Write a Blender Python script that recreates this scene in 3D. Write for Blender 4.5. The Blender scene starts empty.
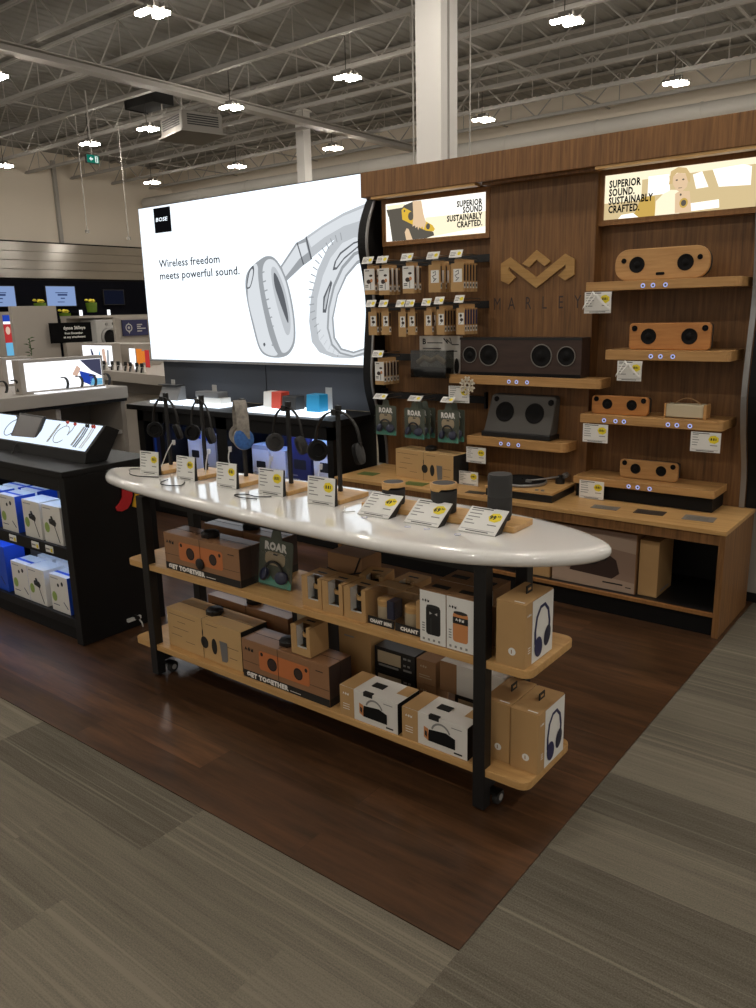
import bpy, bmesh, math, random
from mathutils import Vector, Matrix
random.seed(11)
S = bpy.context.scene
COL = S.collection
PI = math.pi
V = Vector

# ------------------------------------------------------------------ materials
def lin(c):
    c = c / 255.0
    return c / 12.92 if c <= 0.04045 else ((c + 0.055) / 1.055) ** 2.4

def rgb(r, g, b):
    return (lin(r), lin(g), lin(b), 1.0)

def newmat(name):
    m = bpy.data.materials.new(name)
    m.use_nodes = True
    nt = m.node_tree
    for n in list(nt.nodes):
        nt.nodes.remove(n)
    out = nt.nodes.new('ShaderNodeOutputMaterial')
    return m, nt, out

def P(name, c, rough=0.5, metal=0.0, spec=0.5, coat=0.0, bump=0.0, bscale=200.0, vary=0.0, vscale=8.0):
    m, nt, out = newmat(name)
    b = nt.nodes.new('ShaderNodeBsdfPrincipled')
    b.inputs['Base Color'].default_value = rgb(*c)
    b.inputs['Roughness'].default_value = rough
    b.inputs['Metallic'].default_value = metal
    b.inputs['Specular IOR Level'].default_value = spec
    b.inputs['Coat Weight'].default_value = coat
    b.inputs['Coat Roughness'].default_value = 0.04
    nt.links.new(b.outputs[0], out.inputs[0])
    if bump or vary:
        tc = nt.nodes.new('ShaderNodeTexCoord')
        nz = nt.nodes.new('ShaderNodeTexNoise')
        nz.inputs['Scale'].default_value = bscale if bump else vscale
        nz.inputs['Detail'].default_value = 4
        nt.links.new(tc.outputs['Object'], nz.inputs['Vector'])
        if bump:
            bp = nt.nodes.new('ShaderNodeBump')
            bp.inputs['Strength'].default_value = bump
            bp.inputs['Distance'].default_value = 0.002
            nt.links.new(nz.outputs['Fac'], bp.inputs['Height'])
            nt.links.new(bp.outputs[0], b.inputs['Normal'])
        if vary:
            n2 = nt.nodes.new('ShaderNodeTexNoise')
            n2.inputs['Scale'].default_value = vscale
            nt.links.new(tc.outputs['Object'], n2.inputs['Vector'])
            mx = nt.nodes.new('ShaderNodeMix'); mx.data_type = 'RGBA'
            mx.inputs[6].default_value = rgb(*[max(0, x * (1 - vary)) for x in c])
            mx.inputs[7].default_value = rgb(*[min(255, x * (1 + vary)) for x in c])
            nt.links.new(n2.outputs['Fac'], mx.inputs[0])
            nt.links.new(mx.outputs[2], b.inputs['Base Color'])
    return m

def EM(name, c, s):
    m, nt, out = newmat(name)
    e = nt.nodes.new('ShaderNodeEmission')
    e.inputs[0].default_value = rgb(*c)
    e.inputs[1].default_value = s
    nt.links.new(e.outputs[0], out.inputs[0])
    return m

def wood(name, c1, c2, axis='x', rough=0.45, stretch=14.0, scale=3.5, coat=0.0, spec=0.4, plank=None):
    """long grain along one object axis; plank=(len,width) adds board-to-board tone"""
    m, nt, out = newmat(name)
    N, L = nt.nodes, nt.links
    b = N.new('ShaderNodeBsdfPrincipled')
    b.inputs['Roughness'].default_value = rough
    b.inputs['Coat Weight'].default_value = coat
    b.inputs['Coat Roughness'].default_value = 0.15
    b.inputs['Specular IOR Level'].default_value = spec
    L.new(b.outputs[0], out.inputs[0])
    tc = N.new('ShaderNodeTexCoord')
    mp = N.new('ShaderNodeMapping')
    sc = {'x': (1, stretch, stretch), 'y': (stretch, 1, stretch), 'z': (stretch, stretch, 1)}[axis]
    mp.inputs['Scale'].default_value = sc
    L.new(tc.outputs['Object'], mp.inputs[0])
    vec = mp.outputs[0]
    if plank:
        br = N.new('ShaderNodeTexBrick')
        br.inputs['Color1'].default_value = (0.0, 0.0, 0.0, 1)
        br.inputs['Color2'].default_value = (1.0, 1.0, 1.0, 1)
        br.inputs['Mortar'].default_value = (0.0, 0.0, 0.0, 1)
        br.inputs['Scale'].default_value = 1.0
        br.inputs['Mortar Size'].default_value = 0.0012
        br.inputs['Brick Width'].default_value = plank[0]
        br.inputs['Row Height'].default_value = plank[1]
        L.new(tc.outputs['Object'], br.inputs['Vector'])
        ad = N.new('ShaderNodeVectorMath'); ad.operation = 'MULTIPLY_ADD'
        ad.inputs[1].default_value = (40, 40, 40)
        L.new(br.outputs['Color'], ad.inputs[0]); L.new(mp.outputs[0], ad.inputs[2])
        vec = ad.outputs[0]
    n1 = N.new('ShaderNodeTexNoise')
    n1.inputs['Scale'].default_value = scale; n1.inputs['Detail'].default_value = 6
    n1.inputs['Roughness'].default_value = 0.65; n1.inputs['Distortion'].default_value = 0.25
    L.new(vec, n1.inputs['Vector'])
    rp = N.new('ShaderNodeValToRGB')
    rp.color_ramp.elements[0].position = 0.30; rp.color_ramp.elements[0].color = rgb(*c1)
    rp.color_ramp.elements[1].position = 0.72; rp.color_ramp.elements[1].color = rgb(*c2)
    L.new(n1.outputs['Fac'], rp.inputs[0])
    col = rp.outputs[0]
    if plank:
        mx = N.new('ShaderNodeMix'); mx.data_type = 'RGBA'; mx.blend_type = 'MULTIPLY'
        mx.inputs[0].default_value = 1.0
        r2 = N.new('ShaderNodeValToRGB')
        r2.color_ramp.elements[0].color = (0.62, 0.62, 0.62, 1)
        r2.color_ramp.elements[1].color = (1.15, 1.12, 1.1, 1)
        L.new(br.outputs['Color'], r2.inputs[0])
        L.new(col, mx.inputs[6]); L.new(r2.outputs[0], mx.inputs[7])
        col = mx.outputs[2]
    L.new(col, b.inputs['Base Color'])
    bp = N.new('ShaderNodeBump'); bp.inputs['Strength'].default_value = 0.12; bp.inputs['Distance'].default_value = 0.002
    L.new(n1.outputs['Fac'], bp.inputs['Height']); L.new(bp.outputs[0], b.inputs['Normal'])
    return m

def carpet_mat(name):
    """plank carpet: two-tone tiles, fine pile speckle and sparse pale lines running along x"""
    m, nt, out = newmat(name)
    N, L = nt.nodes, nt.links
    b = N.new('ShaderNodeBsdfPrincipled'); b.inputs['Roughness'].default_value = 0.95
    b.inputs['Specular IOR Level'].default_value = 0.1
    L.new(b.outputs[0], out.inputs[0])
    tc = N.new('ShaderNodeTexCoord')
    def mth(op, a, bb, c=None):
        n = N.new('ShaderNodeMath'); n.operation = op
        for k, q in enumerate((a, bb, c)):
            if q is None: continue
            if isinstance(q, (int, float)): n.inputs[k].default_value = q
            else: L.new(q, n.inputs[k])
        return n.outputs[0]
    def noise(sc, detail, mapscale=None, add=None, rough=0.5):
        v = tc.outputs['Object']
        if mapscale:
            mp = N.new('ShaderNodeMapping'); mp.inputs['Scale'].default_value = mapscale
            L.new(v, mp.inputs[0]); v = mp.outputs[0]
        if add is not None:
            ad = N.new('ShaderNodeVectorMath'); ad.operation = 'MULTIPLY_ADD'; ad.inputs[1].default_value = (17, 17, 17)
            L.new(add, ad.inputs[0]); L.new(v, ad.inputs[2]); v = ad.outputs[0]
        n = N.new('ShaderNodeTexNoise'); n.inputs['Scale'].default_value = sc; n.inputs['Detail'].default_value = detail
        n.inputs['Roughness'].default_value = rough
        L.new(v, n.inputs['Vector']); return n.outputs['Fac']
    br = N.new('ShaderNodeTexBrick')
    br.inputs['Color1'].default_value = (0, 0, 0, 1); br.inputs['Color2'].default_value = (1, 1, 1, 1)
    br.inputs['Mortar'].default_value = (0.5, 0.5, 0.5, 1); br.inputs['Scale'].default_value = 1
    br.inputs['Mortar Size'].default_value = 0.0; br.inputs['Brick Width'].default_value = 1.0
    br.inputs['Row Height'].default_value = 0.25; br.offset = 0.37
    L.new(tc.outputs['Object'], br.inputs['Vector'])
    tile = br.outputs['Color']
    streak = noise(1.4, 4, (0.8, 30, 1), tile, 0.6)
    line = noise(1.0, 1, (0.5, 62, 1), tile, 0.4)
    rib = noise(1.0, 2, (4, 190, 1), None, 0.5)
    pile = noise(230, 3, None, None, 0.6)
    broad = noise(0.9, 2)
    ln = N.new('ShaderNodeMapRange'); ln.inputs[1].default_value = 0.60; ln.inputs[2].default_value = 0.72; L.new(line, ln.inputs[0])
    v = mth('MULTIPLY_ADD', tile, 0.24, 0.05)
    v = mth('MULTIPLY_ADD', streak, 0.30, v)
    v = mth('MULTIPLY_ADD', ln.outputs[0], 0.22, v)
    v = mth('MULTIPLY_ADD', rib, 0.26, v)
    v = mth('MULTIPLY_ADD', pile, 0.55, v)
    v = mth('MULTIPLY_ADD', broad, 0.16, v)
    rp = N.new('ShaderNodeValToRGB'); e = rp.color_ramp.elements
    e[0].position = 0.45; e[0].color = rgb(52, 49, 42)
    e[1].position = 1.0; e[1].color = rgb(130, 122, 107)
    L.new(v, rp.inputs[0]); L.new(rp.outputs[0], b.inputs['Base Color'])
    bp = N.new('ShaderNodeBump'); bp.inputs['Strength'].default_value = 0.5; bp.inputs['Distance'].default_value = 0.003
    L.new(mth('ADD', pile, rib), bp.inputs['Height']); L.new(bp.outputs[0], b.inputs['Normal'])
    return m

def clear(name, c=(255, 255, 255), mixf=0.14, rough=0.05):
    m, nt, out = newmat(name)
    t = nt.nodes.new('ShaderNodeBsdfTransparent'); t.inputs[0].default_value = rgb(*c)
    g = nt.nodes.new('ShaderNodeBsdfGlossy'); g.inputs['Roughness'].default_value = rough
    fr = nt.nodes.new('ShaderNodeLayerWeight'); fr.inputs[0].default_value = 0.5
    pw = nt.nodes.new('ShaderNodeMath'); pw.operation = 'POWER'; pw.inputs[1].default_value = 4.0
    nt.links.new(fr.outputs['Facing'], pw.inputs[0])
    ad = nt.nodes.new('ShaderNodeMath'); ad.operation = 'ADD'; ad.use_clamp = True; ad.inputs[1].default_value = 0.03 + mixf * 0.3
    mx = nt.nodes.new('ShaderNodeMixShader')
    nt.links.new(pw.outputs[0], ad.inputs[0]); nt.links.new(ad.outputs[0], mx.inputs[0])
    nt.links.new(t.outputs[0], mx.inputs[1]); nt.links.new(g.outputs[0], mx.inputs[2])
    nt.links.new(mx.outputs[0], out.inputs[0])
    return m

def brushed(name, c):
    """horizontally brushed steel: stretched vertical highlights"""
    m, nt, out = newmat(name)
    b = nt.nodes.new('ShaderNodeBsdfPrincipled')
    b.inputs['Base Color'].default_value = rgb(*c); b.inputs['Metallic'].default_value = 1.0
    b.inputs['Roughness'].default_value = 0.32; b.inputs['Anisotropic'].default_value = 0.9
    tg = nt.nodes.new('ShaderNodeTangent'); tg.direction_type = 'RADIAL'; tg.axis = 'Y'
    nt.links.new(tg.outputs[0], b.inputs['Tangent'])
    nt.links.new(b.outputs[0], out.inputs[0])
    return m

M = dict(
    carpet=carpet_mat('grey_carpet'),
    floor=wood('walnut_plank_floor', (54, 37, 24), (106, 72, 46), 'x', 0.36, 11, 2.4, 0.25, 0.5, plank=(1.2, 0.15)),
    panel=wood('dark_walnut_panel', (92, 63, 36), (140, 99, 58), 'z', 0.5, 22, 3.0),
    header=wood('walnut_header', (100, 68, 38), (150, 106, 62), 'z', 0.5, 22, 3.0),
    bamboo=wood('bamboo_shelf', (168, 124, 74), (200, 156, 100), 'x', 0.42, 18, 3.0),
    bambooend=wood('bamboo_side', (136, 94, 52), (166, 118, 70), 'z', 0.45, 18, 3.0),
    ply=wood('light_bamboo_board', (186, 142, 86), (212, 170, 112), 'x', 0.42, 16, 3.0),
    spk=wood('bamboo_speaker_face', (178, 130, 78), (206, 160, 104), 'x', 0.4, 14, 4.0),
    spkred=wood('reddish_bamboo_face', (172, 112, 58), (198, 138, 78), 'x', 0.4, 14, 4.0),
    logo=wood('inlaid_bamboo_logo', (160, 120, 66), (188, 148, 90), 'x', 0.45, 14, 4.0),
    walnutbox=wood('espresso_leather_wood', (52, 38, 32), (72, 54, 46), 'x', 0.45, 8, 3.0),
    white=P('gloss_white_lacquer', (242, 239, 234), 0.10, coat=1.0),
    black=P('black_powder_coat', (20, 19, 19), 0.45),
    blackmatte=P('black_laminate', (14, 13, 13), 0.6, spec=0.25),
    blackcab=P('black_cabinet_laminate', (11, 10, 10), 0.5, spec=0.3),
    boomface=P('dark_grey_speaker_face', (84, 81, 77), 0.75),
    charcoal=P('charcoal_fabric', (52, 51, 50), 0.9, bump=0.3, bscale=600),
    darkgrey=P('dark_grey_plastic', (44, 43, 42), 0.5),
    cone=P('speaker_cone_black', (20, 19, 19), 0.85, spec=0.2),
    chrome=P('brushed_steel_ring', (150, 146, 140), 0.35, 1.0),
    steel=P('wire_steel', (176, 170, 160), 0.35, 0.9),
    clad=brushed('brushed_steel_cladding', (178, 174, 168)),
    blackboard=P('black_board', (9, 9, 10), 0.7, spec=0.08),
    silver=P('silver_edge_strip', (150, 148, 146), 0.4, 0.6),
    kraft=P('kraft_cardboard', (186, 148, 98), 0.75, vary=0.04),
    kraftdark=P('brown_kraft_cardboard', (150, 112, 76), 0.75, vary=0.05),
    kraftsheen=P('satin_brown_carton', (150, 110, 78), 0.35, vary=0.05),
    tanprint=P('tan_printed_carton', (196, 160, 108), 0.7),
    cardwhite=P('white_carton', (226, 222, 214), 0.5),
    paper=P('white_card', (232, 230, 224), 0.6),
    ink=P('black_ink', (28, 27, 26), 0.6),
    inkgrey=P('grey_ink', (140, 138, 134), 0.6),
    inklight=P('pale_grey_ink', (186, 184, 180), 0.6),
    inkwhite=P('white_ink', (236, 234, 228), 0.6),
    yellow=P('yellow_sticker', (236, 214, 40), 0.6),
    orange=P('orange_wood_print', (196, 116, 66), 0.5),
    orangelight=P('copper_print', (206, 138, 84), 0.5),
    navy=P('navy_print', (40, 42, 84), 0.5),
    navydark=P('dark_navy', (34, 38, 62), 0.35),
    blueprint=P('bright_blue_print', (30, 76, 190), 0.5),
    bluewall=P('dark_navy_wall', (9, 10, 18), 0.7, spec=0.08),
    teal=P('teal_grass_print', (92, 164, 146), 0.5),
    tealdark=P('dark_olive_card', (88, 94, 82), 0.5),
    beigeprint=P('khaki_print', (186, 168, 138), 0.6),
    brownprint=P('dark_brown_print', (58, 42, 36), 0.5),
    photoprint=P('taupe_photo_print', (150, 124, 106), 0.5),
    photoprint2=P('light_taupe_print', (176, 152, 132), 0.5),
    green=P('lime_print', (146, 170, 88), 0.6),
    red=P('red_felt', (200, 38, 42), 0.8),
    redplastic=P('coral_red_plastic', (206, 74, 56), 0.45),
    blueplastic=P('cyan_blue_plastic', (38, 150, 200), 0.45),
    goldfelt=P('golden_yellow_felt', (226, 176, 40), 0.8),
    greyplastic=P('light_grey_plastic', (178, 176, 172), 0.5),
    midgrey=P('mid_grey_plastic', (112, 111, 110), 0.5),
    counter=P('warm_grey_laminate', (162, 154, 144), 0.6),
    counterdark=P('shadow_grey_laminate', (112, 106, 100), 0.6),  # darkened copy of the warm grey laminate, shade put into the colour
    wall=P('beige_painted_wall', (224, 212, 194), 0.85),
    deck=P('painted_roof_deck', (136, 133, 127), 0.8),  # same grey paint as the joists, darkened for the weaker light up there
    joist=P('painted_steel_joist', (166, 161, 153), 0.65),
    duct=P('galvanised_duct', (196, 191, 182), 0.75),
    column=P('white_painted_column', (216, 212, 206), 0.7),
    hvac=P('heater_casing', (120, 115, 108), 0.7),
    fabricblue=P('blue_woven_fabric', (52, 92, 150), 0.9, vary=0.25, vscale=90),
    patterned=P('grey_patterned_fabric', (128, 122, 114), 0.9, vary=0.35, vscale=60),
    radio=P('oatmeal_grille_cloth', (196, 184, 156), 0.9, bump=0.3, bscale=500),
    leather=P('tan_leather', (176, 136, 92), 0.6),
    cablewhite=P('white_cable', (226, 224, 220), 0.5),
    glassgreen=P('green_glass_vase', (96, 124, 40), 0.2),
    flower=P('yellow_petals', (226, 206, 60), 0.7),
    leaf=P('green_leaf', (70, 96, 52), 0.7),
    glitter=P('cream_glitter', (226, 214, 190), 0.6),
    plategreen=P('green_product_card', (96, 116, 52), 0.5),
    plategrey=P('grey_product_card', (128, 122, 116), 0.5),
    platedark=P('dark_product_card', (66, 56, 48), 0.5),
    tabletscreen=P('dark_tablet_glass', (92, 88, 86), 0.35),
    clear=clear('clear_plastic', (255, 255, 255), 0.02),
    smoke=clear('smoked_clear_plastic', (170, 172, 170), 0.2),
    glass=clear('acrylic_guard', (240, 244, 246), 0.1),
    e_white=EM('lit_billboard_white', (238, 247, 255), 1.35),
    e_g1=EM('lit_print_pale_grey', (222, 227, 232), 1.0),
    e_g2=EM('lit_print_silver', (198, 203, 208), 0.95),
    e_g3=EM('lit_print_mid_grey', (172, 177, 182), 0.85),
    e_g4=EM('lit_print_dark_grey', (112, 116, 122), 0.75),
    e_blk=EM('lit_print_black', (14, 14, 16), 1.0),
    e_pad=EM('lit_counter_pad', (232, 244, 255), 2.2),
    e_led=EM('blue_white_shelf_light', (130, 166, 255), 60.0),
    e_led2=EM('cool_shelf_light', (172, 202, 255), 26.0),
    e_warm=EM('warm_soffit_light', (255, 214, 150), 2.0),
    e_tray=EM('lit_tray_surface', (222, 238, 255), 1.25),
    e_sign=EM('lit_sign_cream', (250, 238, 206), 1.15),
    e_signw=EM('lit_sign_white', (255, 252, 242), 1.3),
    e_signy=EM('lit_sign_gold', (222, 184, 96), 0.85),
    e_signy2=EM('lit_sign_tan', (230, 206, 156), 0.9),
    e_signd=EM('lit_sign_dark', (104, 98, 88), 0.85),
    e_signskin=EM('lit_sign_skin', (238, 206, 168), 0.95),
    e_signhair=EM('lit_sign_blonde', (226, 196, 140), 0.9),
    e_yel=EM('lit_sign_yellow', (232, 190, 70), 0.95),
    e_lamp=EM('lamp_lens', (255, 248, 238), 235.0),
    e_screen=EM('blue_screen', (150, 176, 226), 0.75),
    e_screen2=EM('dim_screen', (24, 28, 44), 0.6),
    e_scrink=EM('screen_text', (66, 84, 130), 0.7),
    e_exit=EM('exit_sign_green', (20, 120, 100), 0.8),
    e_exitw=EM('exit_sign_white', (226, 240, 232), 1.0),
    e_lb=EM('small_lightbox_white', (248, 250, 255), 1.5),
    e_lbblue=EM('small_lightbox_blue', (44, 78, 190), 0.8),
    e_lbpink=EM('small_lightbox_skin', (226, 190, 170), 0.9),
    e_lbdark=EM('small_lightbox_slate', (76, 78, 104), 0.8),
    e_lbcyan=EM('small_lightbox_cyan', (112, 186, 226), 0.9),
    e_lborange=EM('small_lightbox_orange', (226, 130, 50), 0.9),
    e_lbred=EM('small_lightbox_red', (196, 60, 60), 0.8),
    e_stk=EM('glowing_button', (170, 186, 255), 1.0),
)

# ------------------------------------------------------------------ mesh building
_txt = {}
def text_geo(body, bold):
    k = (body, bold)
    if k in _txt:
        return _txt[k]
    cu = bpy.data.curves.new('t', 'FONT')
    cu.body = body; cu.size = 1.0; cu.offset = bold; cu.resolution_u = 2; cu.space_character = 1.0 + 2.2 * bold
    o = bpy.data.objects.new('t', cu); COL.objects.link(o)
    dg = bpy.context.evaluated_depsgraph_get()
    me = o.evaluated_get(dg).to_mesh()
    vs = [tuple(v.co) for v in me.vertices]; fs = [tuple(p.vertices) for p in me.polygons]
    o.evaluated_get(dg).to_mesh_clear()
    bpy.data.objects.remove(o); bpy.data.curves.remove(cu)
    if not vs:
        vs = [(0, 0, 0)]
    x0 = min(v[0] for v in vs); x1 = max(v[0] for v in vs)
    _txt[k] = (vs, fs, x0, x1)
    return _txt[k]

class MB:
    def __init__(s, mat=None):
        s.v = []; s.f = []; s.k = []; s.mats = []; s.cur = 0
        if mat: s.use(mat)
    def use(s, m):
        m = M[m] if isinstance(m, str) else m
        if m not in s.mats: s.mats.append(m)
        s.cur = s.mats.index(m); return s
    def add(s, vs, fs):
        o = len(s.v); s.v += [tuple(v) for v in vs]
        for f in fs:
            s.f.append(tuple(i + o for i in f)); s.k.append(s.cur)
        return s
    def poly(s, pts):
        return s.add(pts, [tuple(range(len(pts)))])
    def obox(s, o, a, b, c):
        o, a, b, c = V(o), V(a), V(b), V(c)
        vs = [o, o + a, o + a + b, o + b, o + c, o + a + c, o + a + b + c, o + b + c]
        return s.add(vs, [(0, 3, 2, 1), (4, 5, 6, 7), (0, 1, 5, 4), (1, 2, 6, 5), (2, 3, 7, 6), (3, 0, 4, 7)])
    def box(s, x0, x1, y0, y1, z0, z1):
        return s.obox((x0, y0, z0), (x1 - x0, 0, 0), (0, y1 - y0, 0), (0, 0, z1 - z0))
    def prism(s, p, axis, a, b):
        n = len(p)
        mk = {'x': lambda q, t: (t, q[0], q[1]), 'y': lambda q, t: (q[0], t, q[1]), 'z': lambda q, t: (q[0], q[1], t)}[axis]
        vs = [mk(q, a) for q in p] + [mk(q, b) for q in p]
        fs = [tuple(range(n))[::-1], tuple(range(n, 2 * n))] + [(i, (i + 1) % n, (i + 1) % n + n, i + n) for i in range(n)]
        return s.add(vs, fs)
    def flat(s, p, axis, t):
        mk = {'x': lambda q: (t, q[0], q[1]), 'y': lambda q: (q[0], t, q[1]), 'z': lambda q: (q[0], q[1], t)}[axis]
        return s.poly([mk(q) for q in p])
    def rect(s, x0, x1, z0, z1, y):
        return s.flat([(x0, z0), (x1, z0), (x1, z1), (x0, z1)], 'y', y)
    def disc(s, cx, cz, rx, rz, y, n=20, axis='y', rot=0.0):
        p = []
        for i in range(n):
            a = 2 * PI * i / n
            u, w = rx * math.cos(a), rz * math.sin(a)
            p.append((cx + u * math.cos(rot) - w * math.sin(rot), cz + u * math.sin(rot) + w * math.cos(rot)))
        return s.flat(p, axis, y)
    def ring(s, cx, cz, ro, ri, y, n=24, axis='y', a0=0.0, a1=2 * PI, sx=1.0):
        mk = {'x': lambda u, w: (y, u, w), 'y': lambda u, w: (u, y, w), 'z': lambda u, w: (u, w, y)}[axis]
        vs = []; fs = []
        for i in range(n + 1):
            a = a0 + (a1 - a0) * i / n
            vs.append(mk(cx + ro * sx * math.cos(a), cz + ro * math.sin(a)))
            vs.append(mk(cx + ri * sx * math.cos(a), cz + ri * math.sin(a)))
            if i: fs.append((2 * i - 2, 2 * i - 1, 2 * i + 1, 2 * i))
        return s.add(vs, fs)
    def tube(s, pts, r, n=8, closed=False):
        pts = [V(p) for p in pts]; m = len(pts); vs = []; fs = []
        t0 = (pts[1] - pts[0]).normalized()
        up = V((0, 0, 1)) if abs(t0.z) < 0.9 else V((1, 0, 0))
        nrm = t0.cross(up).normalized()
        for i, p in enumerate(pts):
            if closed: t = pts[(i + 1) % m] - pts[i - 1]
            else: t = pts[min(i + 1, m - 1)] - pts[max(i - 1, 0)]
            t.normalize()
            nrm = (nrm - t * nrm.dot(t)).normalized(); bn = t.cross(nrm)
            rr = r[i] if isinstance(r, (list, tuple)) else r
            for j in range(n):
                a = 2 * PI * j / n
                vs.append(p + nrm * (rr * math.cos(a)) + bn * (rr * math.sin(a)))
        for i in range(m if closed else m - 1):
            k = (i + 1) % m
            for j in range(n):
                fs.append((i * n + j, i * n + (j + 1) % n, k * n + (j + 1) % n, k * n + j))
        if not closed:
            fs.append(tuple(range(n))[::-1]); fs.append(tuple(range((m - 1) * n, m * n)))
        return s.add(vs, fs)
    def strap(s, pts, w, t, wdir):
        """flat band of width w (along wdir) and thickness t following pts"""
        pts = [V(p) for p in pts]; m = len(pts); wd = V(wdir).normalized(); vs = []; fs = []
        for i, p in enumerate(pts):
            tg = (pts[min(i + 1, m - 1)] - pts[max(i - 1, 0)]).normalized()
            nn = tg.cross(wd).normalized()
            for a, b in ((-1, -1), (1, -1), (1, 1), (-1, 1)):
                vs.append(p + wd * (a * w / 2) + nn * (b * t / 2))
        for i in range(m - 1):
            for j in range(4):
                fs.append((i * 4 + j, i * 4 + (j + 1) % 4, i * 4 + 4 + (j + 1) % 4, i * 4 + 4 + j))
        fs += [(3, 2, 1, 0), tuple(range((m - 1) * 4, m * 4))]
        return s.add(vs, fs)
    def lathe(s, prof, c=(0, 0, 0), axis='z', n=24, sx=1.0):
        c = V(c); vs = []; fs = []
        for r, h in prof:
            for j in range(n):
                a = 2 * PI * j / n; u = r * math.cos(a) * sx; w = r * math.sin(a)
                vs.append(c + V({'z': (u, w, h), 'y': (u, h, w), 'x': (h, u, w)}[axis]))
        for i in range(len(prof) - 1):
            for j in range(n):
                fs.append((i * n + j, i * n + (j + 1) % n, (i + 1) * n + (j + 1) % n, (i + 1) * n + j))
        fs.append(tuple(range(n))[::-1]); fs.append(tuple(range((len(prof) - 1) * n, len(prof) * n)))
        return s.add(vs, fs)
    def cyl(s, c, r, h, axis='z', n=20):
        return s.lathe([(r, 0), (r, h)], c, axis, n)
    def text(s, body, o, h, u=(1, 0, 0), v=(0, 0, 1), align='l', bold=0.0, wide=1.0, fit=None, shear=0.0):
        vs, fs, x0, x1 = text_geo(body, bold)
        k = h / 0.72; o, u, v = V(o), V(u), V(v)
        kx = k * wide
        if fit: kx = fit / max(1e-6, (x1 - x0))
        off = {'l': x0, 'c': (x0 + x1) / 2, 'r': x1}[align]
        return s.add([o + u * ((p[0] - off) * kx + shear * p[1] * k) + v * (p[1] * k) for p in vs], fs)
    def build(s, name, mat=None, parent=None, loc=None, rot=None, bevel=0.0, smooth=None, seg=2):
        if mat is not None and not s.mats: s.use(mat)
        me = bpy.data.meshes.new(name)
        me.from_pydata(s.v, [], s.f)
        for m in s.mats: me.materials.append(m)
        me.polygons.foreach_set('material_index', s.k)
        bm = bmesh.new(); bm.from_mesh(me)
        bmesh.ops.recalc_face_normals(bm, faces=bm.faces)
        bm.to_mesh(me); bm.free()
        if smooth:
            me.polygons.foreach_set('use_smooth', [True] * len(me.polygons))
            me.set_sharp_from_angle(angle=math.radians(smooth if smooth > 1 else 35))
        me.update()
        o = bpy.data.objects.new(name, me); COL.objects.link(o)
        if parent: o.parent = parent
        if loc: o.location = loc
        if rot: o.rotation_euler = rot
        if bevel:
            b = o.modifiers.new('bevel', 'BEVEL'); b.width = bevel; b.segments = seg
            b.limit_method = 'ANGLE'; b.angle_limit = math.radians(40); b.harden_normals = False
        return o

def tag(o, label, cat, group=None):
    o['label'] = label; o['category'] = cat
    if group: o['group'] = group
    return o

def thing(name, label, cat, loc=(0, 0, 0), rz=0.0, group=None):
    o = bpy.data.objects.new(name, None); COL.objects.link(o)
    o.empty_display_size = 0.05
    o.location = loc; o.rotation_euler = (0, 0, rz)
    return tag(o, label, cat, group)

def struct(o):
    o['kind'] = 'structure'; return o

def sroot(name, loc=(0, 0, 0)):
    o = bpy.data.objects.new(name, None); COL.objects.link(o); o.location = loc
    o['kind'] = 'structure'; return o

_kids = {}
def dup(root, loc=None, rz=None, label=None, group=None, scale=None):
    r = root.copy(); COL.objects.link(r)
    if loc is not None: r.location = loc
    if rz is not None: r.rotation_euler = (0, 0, rz)
    if scale is not None: r.scale = scale
    if label: r['label'] = label
    if group: r['group'] = group
    for ch in list(root.children):
        c = ch.copy(); COL.objects.link(c); c.parent = r
        for g in list(ch.children):
            d = g.copy(); COL.objects.link(d); d.parent = c
    return r

ORD = ['first', 'second', 'third', 'fourth', 'fifth', 'sixth', 'seventh', 'eighth', 'ninth', 'tenth', 'eleventh', 'twelfth', 'thirteenth']

def rrect(x0, x1, z0, z1, r, n=5):
    p = []
    for cx, cz, a in ((x1 - r, z0 + r, -PI / 2), (x1 - r, z1 - r, 0), (x0 + r, z1 - r, PI / 2), (x0 + r, z0 + r, PI)):
        for i in range(n + 1):
            t = a + PI / 2 * i / n
            p.append((cx + r * math.cos(t), cz + r * math.sin(t)))
    return p

def catmull(pts, closed=True, k=6):
    n = len(pts); out = []
    rng = range(n) if closed else range(n - 1)
    for i in rng:
        g = (lambda j: V(pts[j % n])) if closed else (lambda j: V(pts[max(0, min(n - 1, j))]))
        p0, p1, p2, p3 = g(i - 1), g(i), g(i + 1), g(i + 2)
        for j in range(k):
            t = j / k
            out.append(0.5 * ((2 * p1) + (p2 - p0) * t + (2 * p0 - 5 * p1 + 4 * p2 - p3) * t * t + (3 * p1 - p0 - 3 * p2 + p3) * t ** 3))
    if not closed: out.append(V(pts[-1]))
    return out
# ------------------------------------------------------------------ camera
cd = bpy.data.cameras.new('camera'); cam = bpy.data.objects.new('camera', cd); COL.objects.link(cam)
yaw, pit, rol = -0.666957741, 0.240369278, -0.023655795
fw = V((math.sin(yaw), math.cos(yaw), 0)); rt = V((math.cos(yaw), -math.sin(yaw), 0)); up = V((0, 0, 1))
f2 = fw * math.cos(pit) - up * math.sin(pit); u2 = up * math.cos(pit) + fw * math.sin(pit)
r3 = rt * math.cos(rol) + u2 * math.sin(rol); u3 = -rt * math.sin(rol) + u2 * math.cos(rol)
mw = Matrix.Identity(4)
for i in range(3):
    mw[i][0], mw[i][1], mw[i][2] = r3[i], u3[i], -f2[i]
mw[0][3], mw[1][3], mw[2][3] = 0.9015, -1.4372, 1.6
cam.matrix_world = mw
cd.sensor_width = 36.0; cd.sensor_fit = 'AUTO'; cd.lens = 786.39 * 36.0 / 1008.0
cd.clip_start = 0.05; cd.clip_end = 100
S.camera = cam
S.view_settings.view_transform = 'Standard'; S.view_settings.look = 'None'
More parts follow.
